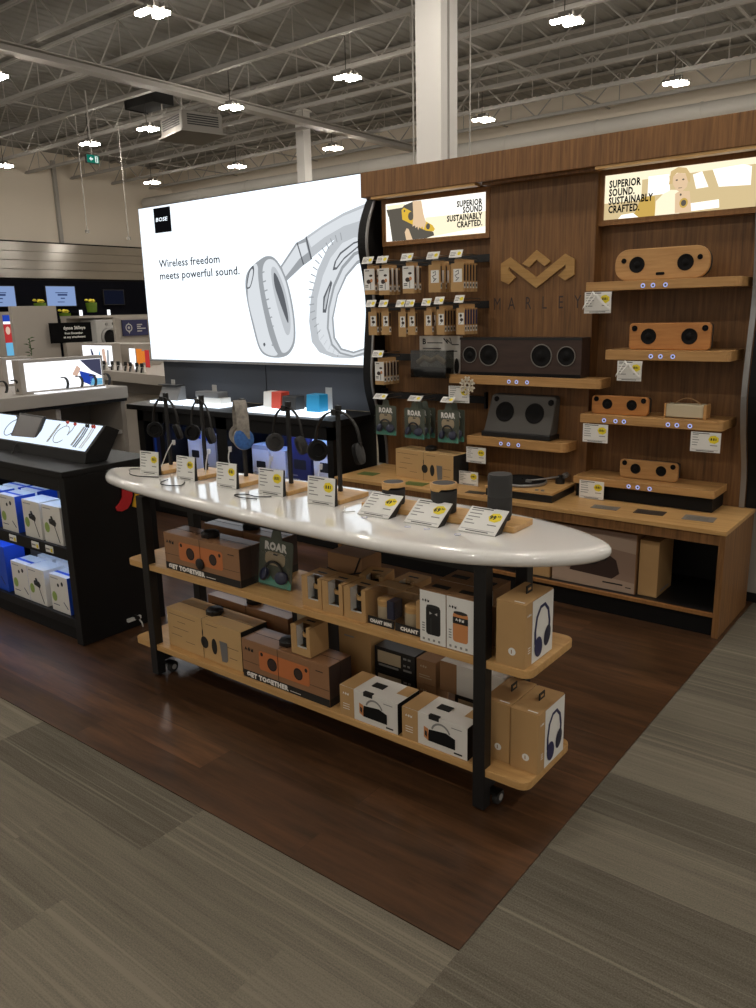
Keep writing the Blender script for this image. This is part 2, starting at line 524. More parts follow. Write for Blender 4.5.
S.view_settings.exposure = 0.0; S.view_settings.gamma = 1.0
S.view_settings.use_curve_mapping = False

w = bpy.data.worlds.new('store_ambience'); S.world = w; w.use_nodes = True
w.node_tree.nodes['Background'].inputs[0].default_value = rgb(236, 228, 216)
w.node_tree.nodes['Background'].inputs[1].default_value = 0.5

# ------------------------------------------------------------------ the setting
struct(MB().box(-20.8, 7, -7, 15.8, -0.10, 0.0).build('floor', 'carpet'))
struct(MB().box(-6.6, 0.0, 0.0, 3.06, 0.0005, 0.004).build('floor_wood', 'floor'))
struct(MB().box(-20.95, -20.8, -7, 15.8, 0, 6.4).build('wall_left', 'wall'))
struct(MB().box(-20.8, 7, 15.8, 15.95, 0, 6.4).build('wall_back', 'wall'))
for k, yy in enumerate((11.65, 3.5)):                 # pilaster strips on the long wall
    struct(MB().box(-20.79, -20.70, yy, yy + 0.10, 0, 5.9).build('trim_%d' % (k + 1), 'joist'))

# corrugated roof deck
mb = MB('deck'); pts = []
x = -20.9
while x < 7:
    pts += [(x, 6.11), (x + 0.10, 6.11), (x + 0.12, 6.13), (x + 0.20, 6.13)]
    x += 0.22
vs = []; fs = []
for i, (a, b) in enumerate(pts):
    vs += [(a, -7, b), (a, 15.9, b)]
    if i: fs.append((2 * i - 2, 2 * i - 1, 2 * i + 1, 2 * i))
mb.add(vs, fs); struct(mb.build('ceiling'))

# open-web roof joists running along x
def joist(y):
    r = sroot('roof_beam', (0, y, 0))
    x0, x1 = -20.8, 6.6
    a = MB('joist'); a.box(x0, x1, -0.042, -0.006, 5.47, 5.50); a.box(x0, x1, 0.006, 0.042, 5.47, 5.50)
    a.box(x0, x1, -0.012, -0.008, 5.50, 5.54); a.box(x0, x1, 0.008, 0.012, 5.50, 5.54)
    a.build('bottom_chord', parent=r)
    b = MB('joist'); b.box(x0, x1, -0.045, -0.008, 6.06, 6.095); b.box(x0, x1, 0.008, 0.045, 6.06, 6.095)
    b.build('top_chord', parent=r)
    c = MB('joist'); p = 1.2; x = x0 + 0.1; k = 0
    while x + p / 2 < x1:
        za, zb = (5.50, 6.06) if k % 2 == 0 else (6.06, 5.50)
        c.tube([(x, 0, za), (x + p / 2, 0, zb)], 0.013, 5)
        if k % 2 == 0: c.tube([(x + p / 2, 0, 6.06), (x + p / 2, 0, 5.50)], 0.009, 4)
        x += p / 2; k += 1
    c.build('web', parent=r)
    return r
j0 = joist(1.45)
for i in range(1, 11):
    dup(j0, (0, 1.45 + 1.35 * i, 0))
# bridging angles crossing the joists
b0 = struct(MB().box(-0.02, 0.02, 0.5, 15.7, 5.58, 5.60).build('ceiling_beam', 'joist', loc=(-2.6, 0, 0)))
for xx in (-6.2, -8.6, -14.4, -17.6):
    o = b0.copy(); COL.objects.link(o); o.location = (xx, 0, 0)
# main girders running along y
def girder(x):
    r = sroot('ceiling_beam', (x, 0, 0))
    a = MB('joist'); a.box(-0.11, 0.11, -6, 15.75, 5.30, 5.33); a.box(-0.11, 0.11, -6, 15.75, 5.41, 5.43); a.box(-0.015, 0.015, -6, 15.75, 5.33, 5.41)
    a.build('flange', parent=r)
    return r
g0 = girder(-10.85)
# round duct along the back wall
mb = MB('duct'); mb.lathe([(0.16, -20.6), (0.16, 5.0)], (0, 14.6, 5.0), 'x', 20)
for xx in range(-20, 5, 2): mb.lathe([(0.17, xx), (0.175, xx + 0.02), (0.17, xx + 0.04)], (0, 14.6, 5.0), 'x', 20)
struct(mb.build('ceiling_duct', smooth=40))
# columns
def column(x, y, w):
    r = sroot('column', (x, y, 0))
    MB('column').box(-w / 2, w / 2, -w / 2, w / 2, 0, 6.05).build('shaft', parent=r)
    MB('column').box(-w / 2 - 0.04, w / 2 + 0.04, -w / 2 - 0.04, w / 2 + 0.04, 6.05, 6.09).build('cap_plate', parent=r)
    return r
column(-4.42, 6.55, 0.33)
c2 = column(-12.4, 13.0, 0.24)
# partition behind the wooden display wall
struct(MB().box(-2.45, 0.34, 3.0, 3.08, 0.06, 2.2).build('wall_right', 'counter'))
struct(MB().box(-2.45, 0.33, 3.005, 3.075, 0.0045, 0.06).build('baseboard_right', 'black'))
# steel cladding band and the dark appliance wall below it
for k in range(4):
    z0 = 2.66 + 0.225 * k
    struct(MB().box(-19.62, -19.5, -4.0, 15.6, z0, z0 + 0.215).build('trim_%d' % (k + 3), 'clad'))
struct(MB().box(-19.7, -19.62, -4.0, 15.6, 2.6, 3.6).build('wall_left', 'blackmatte'))
struct(MB().box(-19.66, -19.52, -4.0, 15.6, 0.0, 2.6).build('wall_left', 'bluewall'))

# ------------------------------------------------------------------ high-bay lights
def lamp(label):
    r = thing('ceiling_light', label, 'ceiling light', (0, 0, 0), 0, 'high-bay lights')
    h = MB('hvac')
    h.box(-0.14, 0.11, -0.14, -0.04, 0.035, 0.07); h.box(-0.05, 0.20, 0.04, 0.14, 0.035, 0.07)
    h.box(-0.06, 0.12, -0.05, 0.05, 0.07, 0.13)
    h.build('housing', parent=r)
    for (xa, xb, ya, yb) in ((-0.13, 0.10, -0.13, -0.05), (-0.04, 0.19, 0.05, 0.13)):
        MB('e_lamp').box(xa, xb, ya, yb, 0.004, 0.034).build('lens', parent=r)
    MB('ink').tube([(0.0, 0, 0.13), (0.0, 0, 0.60)], 0.006, 5).build('hanging_rod', parent=r)
    return r
lamp0 = None
def lp(x, y):      # grid measured at 5.3 m, lamps hang lower, at 5.0 m
    k = 3.4 / 3.7
    return (0.9015 + (x - 0.9015) * k, -1.4372 + (y + 1.4372) * k, 5.0)
rows = [(-2.4, 'row behind the viewer'), (1.6, 'row above the front aisle'), (5.65, 'nearest visible row'), (9.5, 'middle row'), (13.65, 'farthest row')]
xs = [-19.3, -15.55, -12.1, -8.12, -4.25, -0.35, 3.5]
vis = {2: [2, 3], 3: [0, 1, 2, 3, 4], 4: [0, 1, 2, 3, 4]}
alt = {(3, 2): -11.0, (3, 1): -13.5, (4, 1): -15.45}
seen_lights = {
    2: [-12.2, -8.15], 3: [-19.35, -15.6, -13.5, -10.98, -8.17, -4.32], 4: [-18.97, -15.4, -12.1, -8.05, -4.2]}
row_name = {2: 'nearest visible ceiling row', 3: 'middle ceiling row', 4: 'farthest ceiling row'}
for k, (yy, rn) in enumerate(rows):
    if k in seen_lights:
        lst = [(x, 'twin-lens high-bay light, %s from the left in the %s' % (ORD[i], row_name[k])) for i, x in enumerate(seen_lights[k])]
        lst += [(x, 'lit twin-lens high-bay light in a row running out of the picture') for x in xs if x > max(seen_lights[k]) + 2]
    else:
        lst = [(x, 'lit twin-lens high-bay light in a row running out of the picture') for x in xs]
    for x, lb in lst:
        if lamp0 is None:
            lamp0 = lamp(lb); lamp0.location = lp(x, yy)
        else:
            dup(lamp0, lp(x, yy), label=lb)

# exit sign on its rod
r = thing('exit_sign', 'green emergency exit sign hanging from a thin ceiling rod', 'exit sign', (-12.0, 7.15, 4.21), 0)
MB('darkgrey').box(-0.03, 0.03, -0.15, 0.15, 0, 0.15).build('housing', parent=r)
r.scale = (0.82, 0.82, 0.92)
mb = MB('e_exit'); mb.flat([(-0.145, 0.005), (0.145, 0.005), (0.145, 0.145), (-0.145, 0.145)], 'x', 0.031)
mb.use('e_exitw'); mb.flat([(-0.09, 0.075), (-0.04, 0.115), (-0.04, 0.09), (0.0, 0.09), (0.0, 0.06), (-0.04, 0.06), (-0.04, 0.035)], 'x', 0.032)
mb.flat([(0.05, 0.02), (0.12, 0.02), (0.12, 0.13), (0.05, 0.13)], 'x', 0.032)
mb.use('e_exit'); mb.flat([(0.07, 0.03), (0.09, 0.03), (0.10, 0.09), (0.08, 0.10)], 'x', 0.033); mb.disc(0.09, 0.11, 0.012, 0.012, 0.033, 10, 'x')
mb.build('lit_face', parent=r)
MB('joist').tube([(0, 0, 0.15), (0, 0, 1.26)], 0.012, 6).build('rod', parent=r)

# ceiling heater / cassette unit
r = thing('air_handler', 'boxy grey air unit with dark louvres hung under the roof joists', 'air unit', (-12.05, 9.45, 4.98), -0.25)
MB('hvac').prism(rrect(-0.5, 0.5, -0.42, 0.42, 0.04), 'z', 0.0, 0.34).build('casing', parent=r, bevel=0.02)
for nm, mk in (('louvre', 0), ('louvre', 1)):
    mb = MB('ink')
    for i in range(5):
        z0 = 0.10 + 0.04 * i
        if mk == 0: mb.box(-0.38, 0.38, -0.432, -0.421, z0, z0 + 0.022)
        else: mb.box(0.501, 0.512, -0.32, 0.32, z0, z0 + 0.022)
    mb.build(nm, parent=r)
MB('hvac').box(-0.55, 0.55, -0.47, 0.47, -0.03, 0.0).build('bottom_tray', parent=r)
mb = MB('joist')
for a in (-0.45, 0.45):
    for b in (-0.38, 0.38): mb.tube([(a, b, 0.34), (a, b, 0.62)], 0.012, 5)
mb.build('hanger', parent=r)
r = thing('roof_duct', 'black square air duct tucked above the steel girder', 'duct', (-12.95, 9.2, 5.60), 0.0)
mb = MB('ink'); mb.box(-0.42, 0.42, -0.25, 0.25, 0.0, 0.22); mb.build('duct_body', parent=r)
MB('black').box(-0.45, -0.42, -0.27, 0.27, -0.02, 0.24).build('duct_flange', parent=r)
# thin hanging cables
for i, (x, y, za, zb, lb) in enumerate([(-14.0, 8.20, 3.33, 5.45, 'thin cable hanging before the far beige wall, the one farther from the billboard'),
                                       (-14.0, 9.17, 3.25, 5.45, 'thin cable hanging from the roof beside the lit billboard, right of two'),
                                       (-3.1, 4.75, 2.3, 5.45, 'pale hanging rod rising behind the wooden header, near its right end'),
                                       (-5.2, 7.2, 2.6, 5.45, 'pale hanging rod rising behind the wooden header, beside the white column'),
                                       (-5.0, 8.2, 2.6, 5.45, 'pale hanging rod rising behind the middle of the wooden header')]):
    o = MB('joist').tube([(0, 0, 0), (0, 0, zb - za)], 0.010, 5)
    if i < 2: o.box(-0.03, 0.03, -0.03, 0.03, -0.06, 0.0)
    tag(o.build('hanging_cable', loc=(x, y, za)), lb, 'cable', 'cables hanging from the roof')
# ------------------------------------------------------------------ wooden speaker display wall
W = thing('display_wall', 'tall dark wood speaker display wall with bamboo shelves, header and base cabinet', 'display wall', (0, 0, 0))
# base cabinet
mb = MB('header'); mb.box(-2.45, -0.02, 2.385, 2.41, 0.475, 0.528)
base = mb.build('base_cabinet', parent=W)
mb = MB('header'); mb.box(-0.045, -0.015, 2.38, 2.92, 0.0045, 0.528); mb.box(-2.455, -2.43, 2.38, 2.92, 0.0045, 0.528)
mb.build('side_panel', parent=base, bevel=0.002)
MB('ply').box(-2.46, -0.012, 2.375, 2.935, 0.528, 0.55).build('worktop', parent=base, bevel=0.002)
MB('black').box(-2.43, -0.045, 2.41, 2.90, 0.108, 0.124).build('floor_board', parent=base)
MB('bambooend').box(-2.43, -0.045, 2.39, 2.41, 0.106, 0.124).build('edge_strip', parent=base)
MB('blackmatte').box(-2.43, -0.045, 2.41, 2.43, 0.0045, 0.107).build('kick_board', parent=base)
MB('black').box(-2.43, -0.045, 2.90, 2.915, 0.0045, 0.528).build('back_board', parent=base)
# back panels
MB('panel').box(-2.42, -1.50, 2.90, 2.93, 0.552, 2.32).build('back_panel', parent=W)
MB('panel').box(-0.95, -0.06, 2.90, 2.93, 0.552, 2.32).build('back_panel', parent=W)
MB('panel').box(-1.555, -0.905, 2.805, 2.90, 0.552, 2.30).build('centre_panel', parent=W)
mb = MB('header'); mb.box(-2.437, 0.01, 2.70, 2.96, 2.30, 2.45)
hd = mb.build('header', parent=W, bevel=0.004)
MB('header').box(-1.57, -0.89, 2.735, 2.80, 2.285, 2.30).build('header_step', parent=hd)
for (xa, xb) in ((-2.36, -1.60), (-0.88, -0.10)):
    MB('ply').box(xa, xb, 2.705, 2.76, 2.286, 2.2995).build('soffit_strip', parent=hd)  # paler board: the light on the header's underside is put into its colour
# lit signs in wooden frames
def sign(x0, x1, z0, z1, y):
    mb = MB('bambooend'); t = 0.028
    mb.box(x0 - t, x1 + t, y - 0.005, 2.90, z0 - t, z0); mb.box(x0 - t, x1 + t, y - 0.005, 2.90, z1, z1 + t)
    mb.box(x0 - t, x0, y - 0.005, 2.90, z0, z1); mb.box(x1, x1 + t, y - 0.005, 2.90, z0, z1)
    f = mb.build('lit_sign', parent=W)
    return f
Y = 2.842
f = sign(-2.349, -1.605, 2.036, 2.266, Y)
mb = MB('e_signw'); mb.rect(-2.349, -1.605, 2.036, 2.266, Y + 0.004)
mb.use('e_sign'); mb.rect(-2.04, -1.605, 2.036, 2.16, Y + 0.0035); mb.use('e_signw'); mb.flat([(-2.03, 2.04), (-1.605, 2.04), (-1.605, 2.075), (-1.8, 2.06)], 'y', Y + 0.003)
mb.use('e_signd'); mb.flat([(-2.343, 2.232), (-2.191, 2.25), (-2.135, 2.262), (-2.107, 2.135), (-1.981, 2.069), (-1.975, 2.05), (-2.035, 2.037), (-2.303, 2.037), (-2.331, 2.192)], 'y', Y + 0.003)
mb.use('e_signw'); mb.flat([(-2.343, 2.036), (-2.343, 2.19), (-2.325, 2.19), (-2.300, 2.036)], 'y', Y + 0.0025)
mb.use('e_sign'); mb.flat([(-2.342, 2.256), (-2.191, 2.256), (-2.216, 2.235), (-2.33, 2.231)], 'y', Y + 0.0025)
mb.use('e_yel'); mb.flat([(-2.223, 2.221), (-2.204, 2.234), (-2.155, 2.21), (-2.082, 2.161), (-1.987, 2.111), (-1.969, 2.087), (-1.981, 2.073), (-2.035, 2.082), (-2.131, 2.123), (-2.218, 2.163)], 'y', Y + 0.002)
mb.use('e_signd'); mb.disc(-2.150, 2.178, 0.022, 0.026, Y + 0.0015); mb.disc(-2.02, 2.106, 0.015, 0.018, Y + 0.0015); mb.disc(-2.20, 2.213, 0.006, 0.007, Y + 0.0015)
mb.use('e_signskin'); mb.flat([(-2.135, 2.265), (-2.069, 2.263), (-2.052, 2.178), (-2.034, 2.129), (-2.053, 2.088), (-2.063, 2.11), (-2.077, 2.098), (-2.083, 2.112), (-2.095, 2.09), (-2.100, 2.112), (-2.116, 2.104), (-2.119, 2.12), (-2.138, 2.114), (-2.131, 2.175)], 'y', Y + 0.001)
mb.flat([(-2.2, 2.085), (-2.185, 2.108), (-2.169, 2.102), (-2.139, 2.037), (-2.189, 2.037)], 'y', Y + 0.002)
mb.use('e_blk')
for t, z in (('SUPERIOR', 2.200), ('SOUND', 2.163), ('SUSTAINABLY', 2.122), ('CRAFTED.', 2.082)):
    mb.text(t, (-1.63, Y + 0.001, z), 0.034, align='r', bold=0.04, wide=0.78)
mb.build('printed_panel', parent=f)
f = sign(-0.879, -0.118, 2.046, 2.27, Y)
mb = MB('e_signy2'); mb.rect(-0.879, -0.118, 2.046, 2.27, Y + 0.004)
mb.use('e_sign'); mb.rect(-0.879, -0.68, 2.13, 2.262, Y + 0.0035); mb.flat([(-0.879, 2.225), (-0.118, 2.24), (-0.118, 2.27), (-0.879, 2.27)], 'y', Y + 0.0035)
mb.use('e_signy'); mb.flat([(-0.68, 2.144), (-0.61, 2.142), (-0.60, 2.046), (-0.72, 2.046)], 'y', Y + 0.003)
mb.use('e_signw'); mb.flat([(-0.648, 2.241), (-0.543, 2.241), (-0.532, 2.149), (-0.648, 2.146)], 'y', Y + 0.003)
mb.flat([(-0.425, 2.225), (-0.381, 2.235), (-0.346, 2.159), (-0.405, 2.156)], 'y', Y + 0.003)
mb.flat([(-0.332, 2.238), (-0.19, 2.245), (-0.152, 2.231), (-0.15, 2.147), (-0.297, 2.154)], 'y', Y + 0.003)
mb.use('e_signy2'); mb.flat([(-0.432, 2.115), (-0.313, 2.117), (-0.238, 2.138), (-0.130, 2.146), (-0.125, 2.057), (-0.428, 2.055)], 'y', Y + 0.0025)
mb.use('e_signw'); mb.flat([(-0.431, 2.09), (-0.292, 2.096), (-0.287, 2.057), (-0.428, 2.052)], 'y', Y + 0.002)
mb.flat([(-0.80, 2.047), (-0.69, 2.047), (-0.72, 2.07), (-0.78, 2.066)], 'y', Y + 0.002)
mb.use('e_sign'); mb.flat([(-0.604, 2.046), (-0.603, 2.116), (-0.568, 2.148), (-0.528, 2.164), (-0.502, 2.161), (-0.475, 2.145), (-0.470, 2.10), (-0.48, 2.046)], 'y', Y + 0.002)
mb.use('e_signskin'); mb.flat([(-0.524, 2.227), (-0.497, 2.241), (-0.461, 2.233), (-0.446, 2.199), (-0.451, 2.17), (-0.475, 2.148), (-0.502, 2.161), (-0.519, 2.187)], 'y', Y + 0.0015)
mb.use('e_signhair'); mb.flat([(-0.541, 2.19), (-0.534, 2.252), (-0.499, 2.268), (-0.458, 2.26), (-0.435, 2.227), (-0.437, 2.188), (-0.448, 2.199), (-0.461, 2.234), (-0.502, 2.242), (-0.521, 2.227), (-0.524, 2.193)], 'y', Y + 0.001)
mb.use('e_signd'); mb.disc(-0.502, 2.207, 0.006, 0.004, Y + 0.0005, 8); mb.disc(-0.470, 2.207, 0.006, 0.004, Y + 0.0005, 8); mb.rect(-0.492, -0.474, 2.167, 2.170, Y + 0.0005)
mb.use('e_signskin'); mb.flat([(-0.506, 2.142), (-0.486, 2.154), (-0.435, 2.149), (-0.42, 2.05), (-0.502, 2.049)], 'y', Y + 0.001)
mb.use('e_signy'); mb.disc(-0.461, 2.095, 0.021, 0.024, Y + 0.0005); mb.use('e_signd'); mb.disc(-0.461, 2.095, 0.013, 0.015, Y + 0.0002); mb.disc(-0.478, 2.136, 0.005, 0.006, Y + 0.0002, 10)
mb.use('e_blk')
for t, z in (('SUPERIOR', 2.207), ('SOUND.', 2.165), ('SUSTAINABLY', 2.123), ('CRAFTED.', 2.081)):
    mb.text(t, (-0.855, Y + 0.0015, z), 0.036, bold=0.04, wide=0.70)
mb.build('printed_panel', parent=f)
# logo and carved name, its shadow painted flat in brown, on the centre panel
mb = MB('logo')
for p in ([(-1.473, 1.853), (-1.412, 1.885), (-1.243, 1.767), (-1.243, 1.708), (-1.417, 1.831), (-1.422, 1.813), (-1.376, 1.773), (-1.419, 1.734), (-1.471, 1.757)],
          [(-1.243, 1.767), (-1.072, 1.885), (-1.014, 1.853), (-1.014, 1.772), (-1.066, 1.742), (-1.110, 1.770), (-1.064, 1.808), (-1.068, 1.826), (-1.243, 1.708)],
          [(-1.334, 1.846), (-1.247, 1.915), (-1.156, 1.850), (-1.193, 1.825), (-1.245, 1.862), (-1.291, 1.823)]):
    mb.prism(p, 'y', 2.792, 2.804)
mb.build('logo', parent=W)
mb = MB('brownprint')
for ch, xx in zip('MARLEY', (-1.50, -1.405, -1.295, -1.193, -1.093, -0.993)):
    mb.text(ch, (xx, 2.8045, 1.592), 0.072, align='c', wide=0.68)
mb.build('carved_lettering', parent=W)
# side fins with an S-shaped front edge
def fin(x0, x1, xs0, xs1, outer):
    prof = [(2.908, 0.552), (2.89, 0.75), (2.80, 0.97), (2.755, 1.15), (2.775, 1.40), (2.80, 1.62), (2.775, 1.82), (2.735, 2.0), (2.755, 2.15), (2.83, 2.298)]
    c = [(p.x, p.y) for p in catmull(prof, False, 5)]
    mb = MB('blackmatte'); mb.prism(c + [(2.95, 2.298), (2.95, 0.552)], 'x', x0, x1)
    o = mb.build('side_fin', parent=W)
    n = len(c); mb = MB('silver')
    mb.prism([(a - 0.012, b) for a, b in c] + [(a - 0.001, b) for a, b in reversed(c)], 'x', xs0, xs1)
    mb.build('edge_strip', parent=o)
fin(-0.058, 0.005, -0.088, -0.062, 1)
fin(-2.50, -2.43, -2.428, -2.412, -1)
# shelves
def shelf(x0, x1, z0, z1, yf, leds, mat='bamboo', round_=0.03, ybk=2.90):
    p = [(x0, ybk), (x0, yf), (x1 - round_, yf)] + [(x1 - round_ + round_ * math.sin(a * PI / 12), yf + round_ - round_ * math.cos(a * PI / 12)) for a in range(1, 7)] + [(x1, ybk)]
    o = MB(mat).prism(p, 'z', z0, z1).build('shelf', parent=W, bevel=0.002)
    mb = MB('paper'); 
    for lx in leds: mb.disc(lx, (z0 + z1) / 2 - 0.004, 0.0115, 0.0115, yf - 0.0012, 14)
    mb.use('e_stk')
    for lx in leds: mb.ring(lx, (z0 + z1) / 2 - 0.004, 0.0115, 0.008, yf - 0.0018, 14)
    mb.use('ink')
    for i, lx in enumerate(leds): mb.rect(lx - 0.004, lx + 0.004, (z0 + z1) / 2 - 0.008, (z0 + z1) / 2, yf - 0.0018)
    mb.build('button_stickers', parent=o)
    return o
shelf(-0.88, -0.112, 1.676, 1.722, 2.65, (-0.575, -0.524, -0.462))
shelf(-0.757, -0.13, 1.322, 1.373, 2.65, (-0.514, -0.465, -0.403))
shelf(-0.885, -0.14, 0.980, 1.026, 2.65, (-0.747, -0.683, -0.637, -0.405, -0.36, -0.295))
rs = shelf(-0.918, -0.155, 0.632, 0.672, 2.665, (-0.598, -0.549, -0.484), 'bamboo', 0.015)
MB('blackmatte').box(-0.915, -0.17, 2.70, 2.90, 0.552, 0.631).build('shelf_plinth', parent=rs)
shelf(-1.742, -0.778, 1.164, 1.216, 2.65, (-1.329, -1.28, -1.213), ybk=2.80)
shelf(-1.612, -0.965, 0.797, 0.850, 2.65, (-1.376, -1.325, -1.26), round_=0.05, ybk=2.80)
# merchandise bars with end brackets
for z in (1.895, 1.625, 1.30, 1.045):
    x1 = -1.57 if z > 1.5 else (-1.95 if z > 1.2 else -1.60)
    mb = MB('black'); mb.box(-2.41, x1, 2.85, 2.87, z - 0.022, z + 0.022); 
    mb.box(x1, x1 + 0.012, 2.83, 2.90, z - 0.05, z + 0.05); mb.box(-2.41, -2.40, 2.83, 2.90, z - 0.04, z + 0.04)
    mb.build('merchandise_bar', parent=W)

# ------------------------------------------------------------------ lit headphone billboard display
Bd = thing('billboard_display', 'black display counter under a huge lit white headphone billboard', 'display', (0, 0, 0))
MB('blackmatte').box(-5.03, -2.54, 2.905, 3.05, 1.225, 2.492).build('lightbox_frame', parent=Bd)
mb = MB('e_white'); Y = 2.9
mb.rect(-5.02, -2.55, 1.235, 2.485, Y)
mb.use('e_blk'); mb.flat([(-4.817, 2.275), (-4.598, 2.275), (-4.598, 2.470), (-4.817, 2.470)], 'y', Y - 0.001)
mb.use('e_white'); mb.text('BOSE', (-4.795, Y - 0.0015, 2.365), 0.030, fit=0.150, bold=0.02, shear=0.25)
mb.use('e_blk'); mb.text('Wireless freedom', (-4.803, Y - 0.001, 2.000), 0.062, fit=0.765, bold=0.012)
mb.text('meets powerful sound.', (-4.803, Y - 0.001, 1.902), 0.062, fit=0.985, bold=0.012)
bill = mb.build('lit_panel', parent=Bd)
# printed headphone picture, flat layers of the print
mb = MB('e_g2')
def lay(m, p, k, close=True, cm=True):
    mb.use(m); q = [(a.x, a.y) for a in catmull(p, True, 4)] if cm else p
    mb.flat(q, 'y', Y - 0.0015 - 0.0004 * k)
band = [(-3.109, 2.124), (-2.942, 2.191), (-2.751, 2.254), (-2.553, 2.297), (-2.553, 2.125), (-2.695, 2.132), (-2.852, 2.083), (-3.017, 2.001), (-3.068, 1.974)]
lay('e_g3', [(-3.399, 1.915), (-3.206, 2.091), (-3.103, 2.121), (-3.069, 1.965), (-3.155, 1.927), (-3.346, 1.815)], 0, cm=False)
lay('e_g1', [(-3.36, 1.93), (-3.20, 2.075), (-3.11, 2.09), (-3.09, 2.02), (-3.18, 1.98), (-3.33, 1.86)], 1, cm=False)
lay('e_g2', band, 1, cm=False)
lay('e_g1', [(-3.09, 2.112), (-2.94, 2.175), (-2.751, 2.235), (-2.553, 2.275), (-2.553, 2.20), (-2.75, 2.17), (-2.93, 2.11), (-3.06, 2.05)], 2, cm=False)
lay('e_g4', [(-3.112, 2.124), (-3.098, 2.128), (-3.055, 1.972), (-3.069, 1.966)], 3, cm=False)
lay('e_g4', [(-3.20, 2.09), (-3.19, 2.094), (-3.135, 1.94), (-3.145, 1.935)], 3, cm=False)
lay('e_g3', [(-3.711, 1.93), (-3.593, 1.994), (-3.499, 2.018), (-3.412, 1.984), (-3.316, 1.838), (-3.261, 1.616), (-3.257, 1.417), (-3.314, 1.316), (-3.41, 1.276), (-3.558, 1.281), (-3.648, 1.338), (-3.709, 1.52), (-3.756, 1.728), (-3.756, 1.856)], 1)
lay('e_g1', [(-3.700, 1.915), (-3.62, 1.965), (-3.60, 1.80), (-3.57, 1.60), (-3.52, 1.42), (-3.45, 1.30), (-3.55, 1.293), (-3.635, 1.35), (-3.69, 1.52), (-3.74, 1.73)], 2)
lay('e_g3', [(-3.596, 1.962), (-3.5, 2.013), (-3.402, 1.976), (-3.31, 1.826), (-3.259, 1.603), (-3.257, 1.417), (-3.313, 1.321), (-3.41, 1.281), (-3.496, 1.365), (-3.556, 1.545), (-3.597, 1.724), (-3.614, 1.875)], 3)
lay('e_g1', [(-3.55, 1.955), (-3.49, 1.995), (-3.41, 1.962), (-3.325, 1.82), (-3.275, 1.603), (-3.273, 1.43), (-3.32, 1.34), (-3.39, 1.31), (-3.43, 1.36), (-3.49, 1.52), (-3.54, 1.70), (-3.565, 1.86)], 4)
lay('e_g2', [(-3.47, 1.92), (-3.42, 1.925), (-3.345, 1.79), (-3.30, 1.60), (-3.305, 1.47), (-3.35, 1.45), (-3.41, 1.60), (-3.46, 1.78)], 5)
lay('e_g4', [(-3.444, 1.892), (-3.41, 1.866), (-3.358, 1.754), (-3.322, 1.605), (-3.32, 1.53), (-3.346, 1.568), (-3.402, 1.693), (-3.443, 1.806)], 6)
for i in range(9):
    t = i / 8; x0 = -3.60 + 0.09 * t; z0 = 1.90 - 0.53 * t
    lay('e_g3', [(x0, z0), (x0 + 0.055, z0 + 0.012), (x0 + 0.06, z0 + 0.004), (x0 + 0.006, z0 - 0.010)], 6, cm=False)
lay('e_g4', [(-3.749, 1.805), (-3.712, 1.917), (-3.66, 1.957), (-3.657, 1.902), (-3.695, 1.815), (-3.724, 1.791)], 4)
lay('e_g1', [(-3.738, 1.812), (-3.706, 1.905), (-3.672, 1.935), (-3.668, 1.900), (-3.70, 1.823), (-3.722, 1.803)], 5)
lay('e_g4', [(-3.60, 1.375), (-3.585, 1.385), (-3.575, 1.37), (-3.59, 1.355)], 5)
lay('e_g2', [(-2.553, 2.137), (-2.664, 2.147), (-2.787, 2.123), (-2.902, 2.04), (-3.007, 1.896), (-3.084, 1.709), (-3.111, 1.54), (-3.092, 1.393), (-3.022, 1.319), (-2.891, 1.284), (-2.73, 1.28), (-2.553, 1.313)], 2, cm=False)
for i in range(22):
    a = math.radians(100 + i * 7.2); cx, cz = -2.72, 1.70
    ux, uz = math.cos(a), math.sin(a)
    p0 = (cx + 0.385 * ux, cz + 0.435 * uz); p1 = (cx + 0.335 * ux, cz + 0.385 * uz)
    lay('e_g3', [p0, (p0[0] + 0.008 * uz, p0[1] - 0.008 * ux), (p1[0] + 0.008 * uz, p1[1] - 0.008 * ux), p1], 3, cm=False)
lay('e_g1', [(-2.553, 2.08), (-2.66, 2.09), (-2.77, 2.06), (-2.88, 1.97), (-2.96, 1.85), (-3.02, 1.70), (-3.04, 1.54), (-3.02, 1.41), (-2.95, 1.33), (-2.85, 1.30), (-2.73, 1.30), (-2.553, 1.325)], 3, cm=False)
lay('e_g4', [(-2.571, 2.074), (-2.667, 2.059), (-2.793, 1.999), (-2.845, 1.94), (-2.866, 1.885), (-2.829, 1.889), (-2.757, 1.953), (-2.639, 2.018), (-2.553, 2.041)], 4, cm=False)
lay('e_g1', [(-2.575, 2.064), (-2.667, 2.048), (-2.785, 1.988), (-2.828, 1.945), (-2.845, 1.905), (-2.829, 1.903), (-2.757, 1.965), (-2.639, 2.028)], 5, cm=False)
lay('e_g3', [(-2.553, 2.02), (-2.67, 1.992), (-2.782, 1.908), (-2.866, 1.785), (-2.922, 1.633), (-2.94, 1.49), (-2.903, 1.369), (-2.824, 1.31), (-2.698, 1.288), (-2.553, 1.325)], 5, cm=False)
lay('e_g1', [(-2.553, 2.00), (-2.66, 1.972), (-2.768, 1.89), (-2.85, 1.77), (-2.905, 1.625), (-2.922, 1.49), (-2.888, 1.38), (-2.815, 1.322), (-2.698, 1.30), (-2.553, 1.337)], 6, cm=False)
lay('e_g3', [(-2.553, 1.965), (-2.643, 1.935), (-2.748, 1.85), (-2.832, 1.72), (-2.887, 1.561), (-2.88, 1.42), (-2.815, 1.338), (-2.696, 1.315), (-2.553, 1.352)], 7, cm=False)
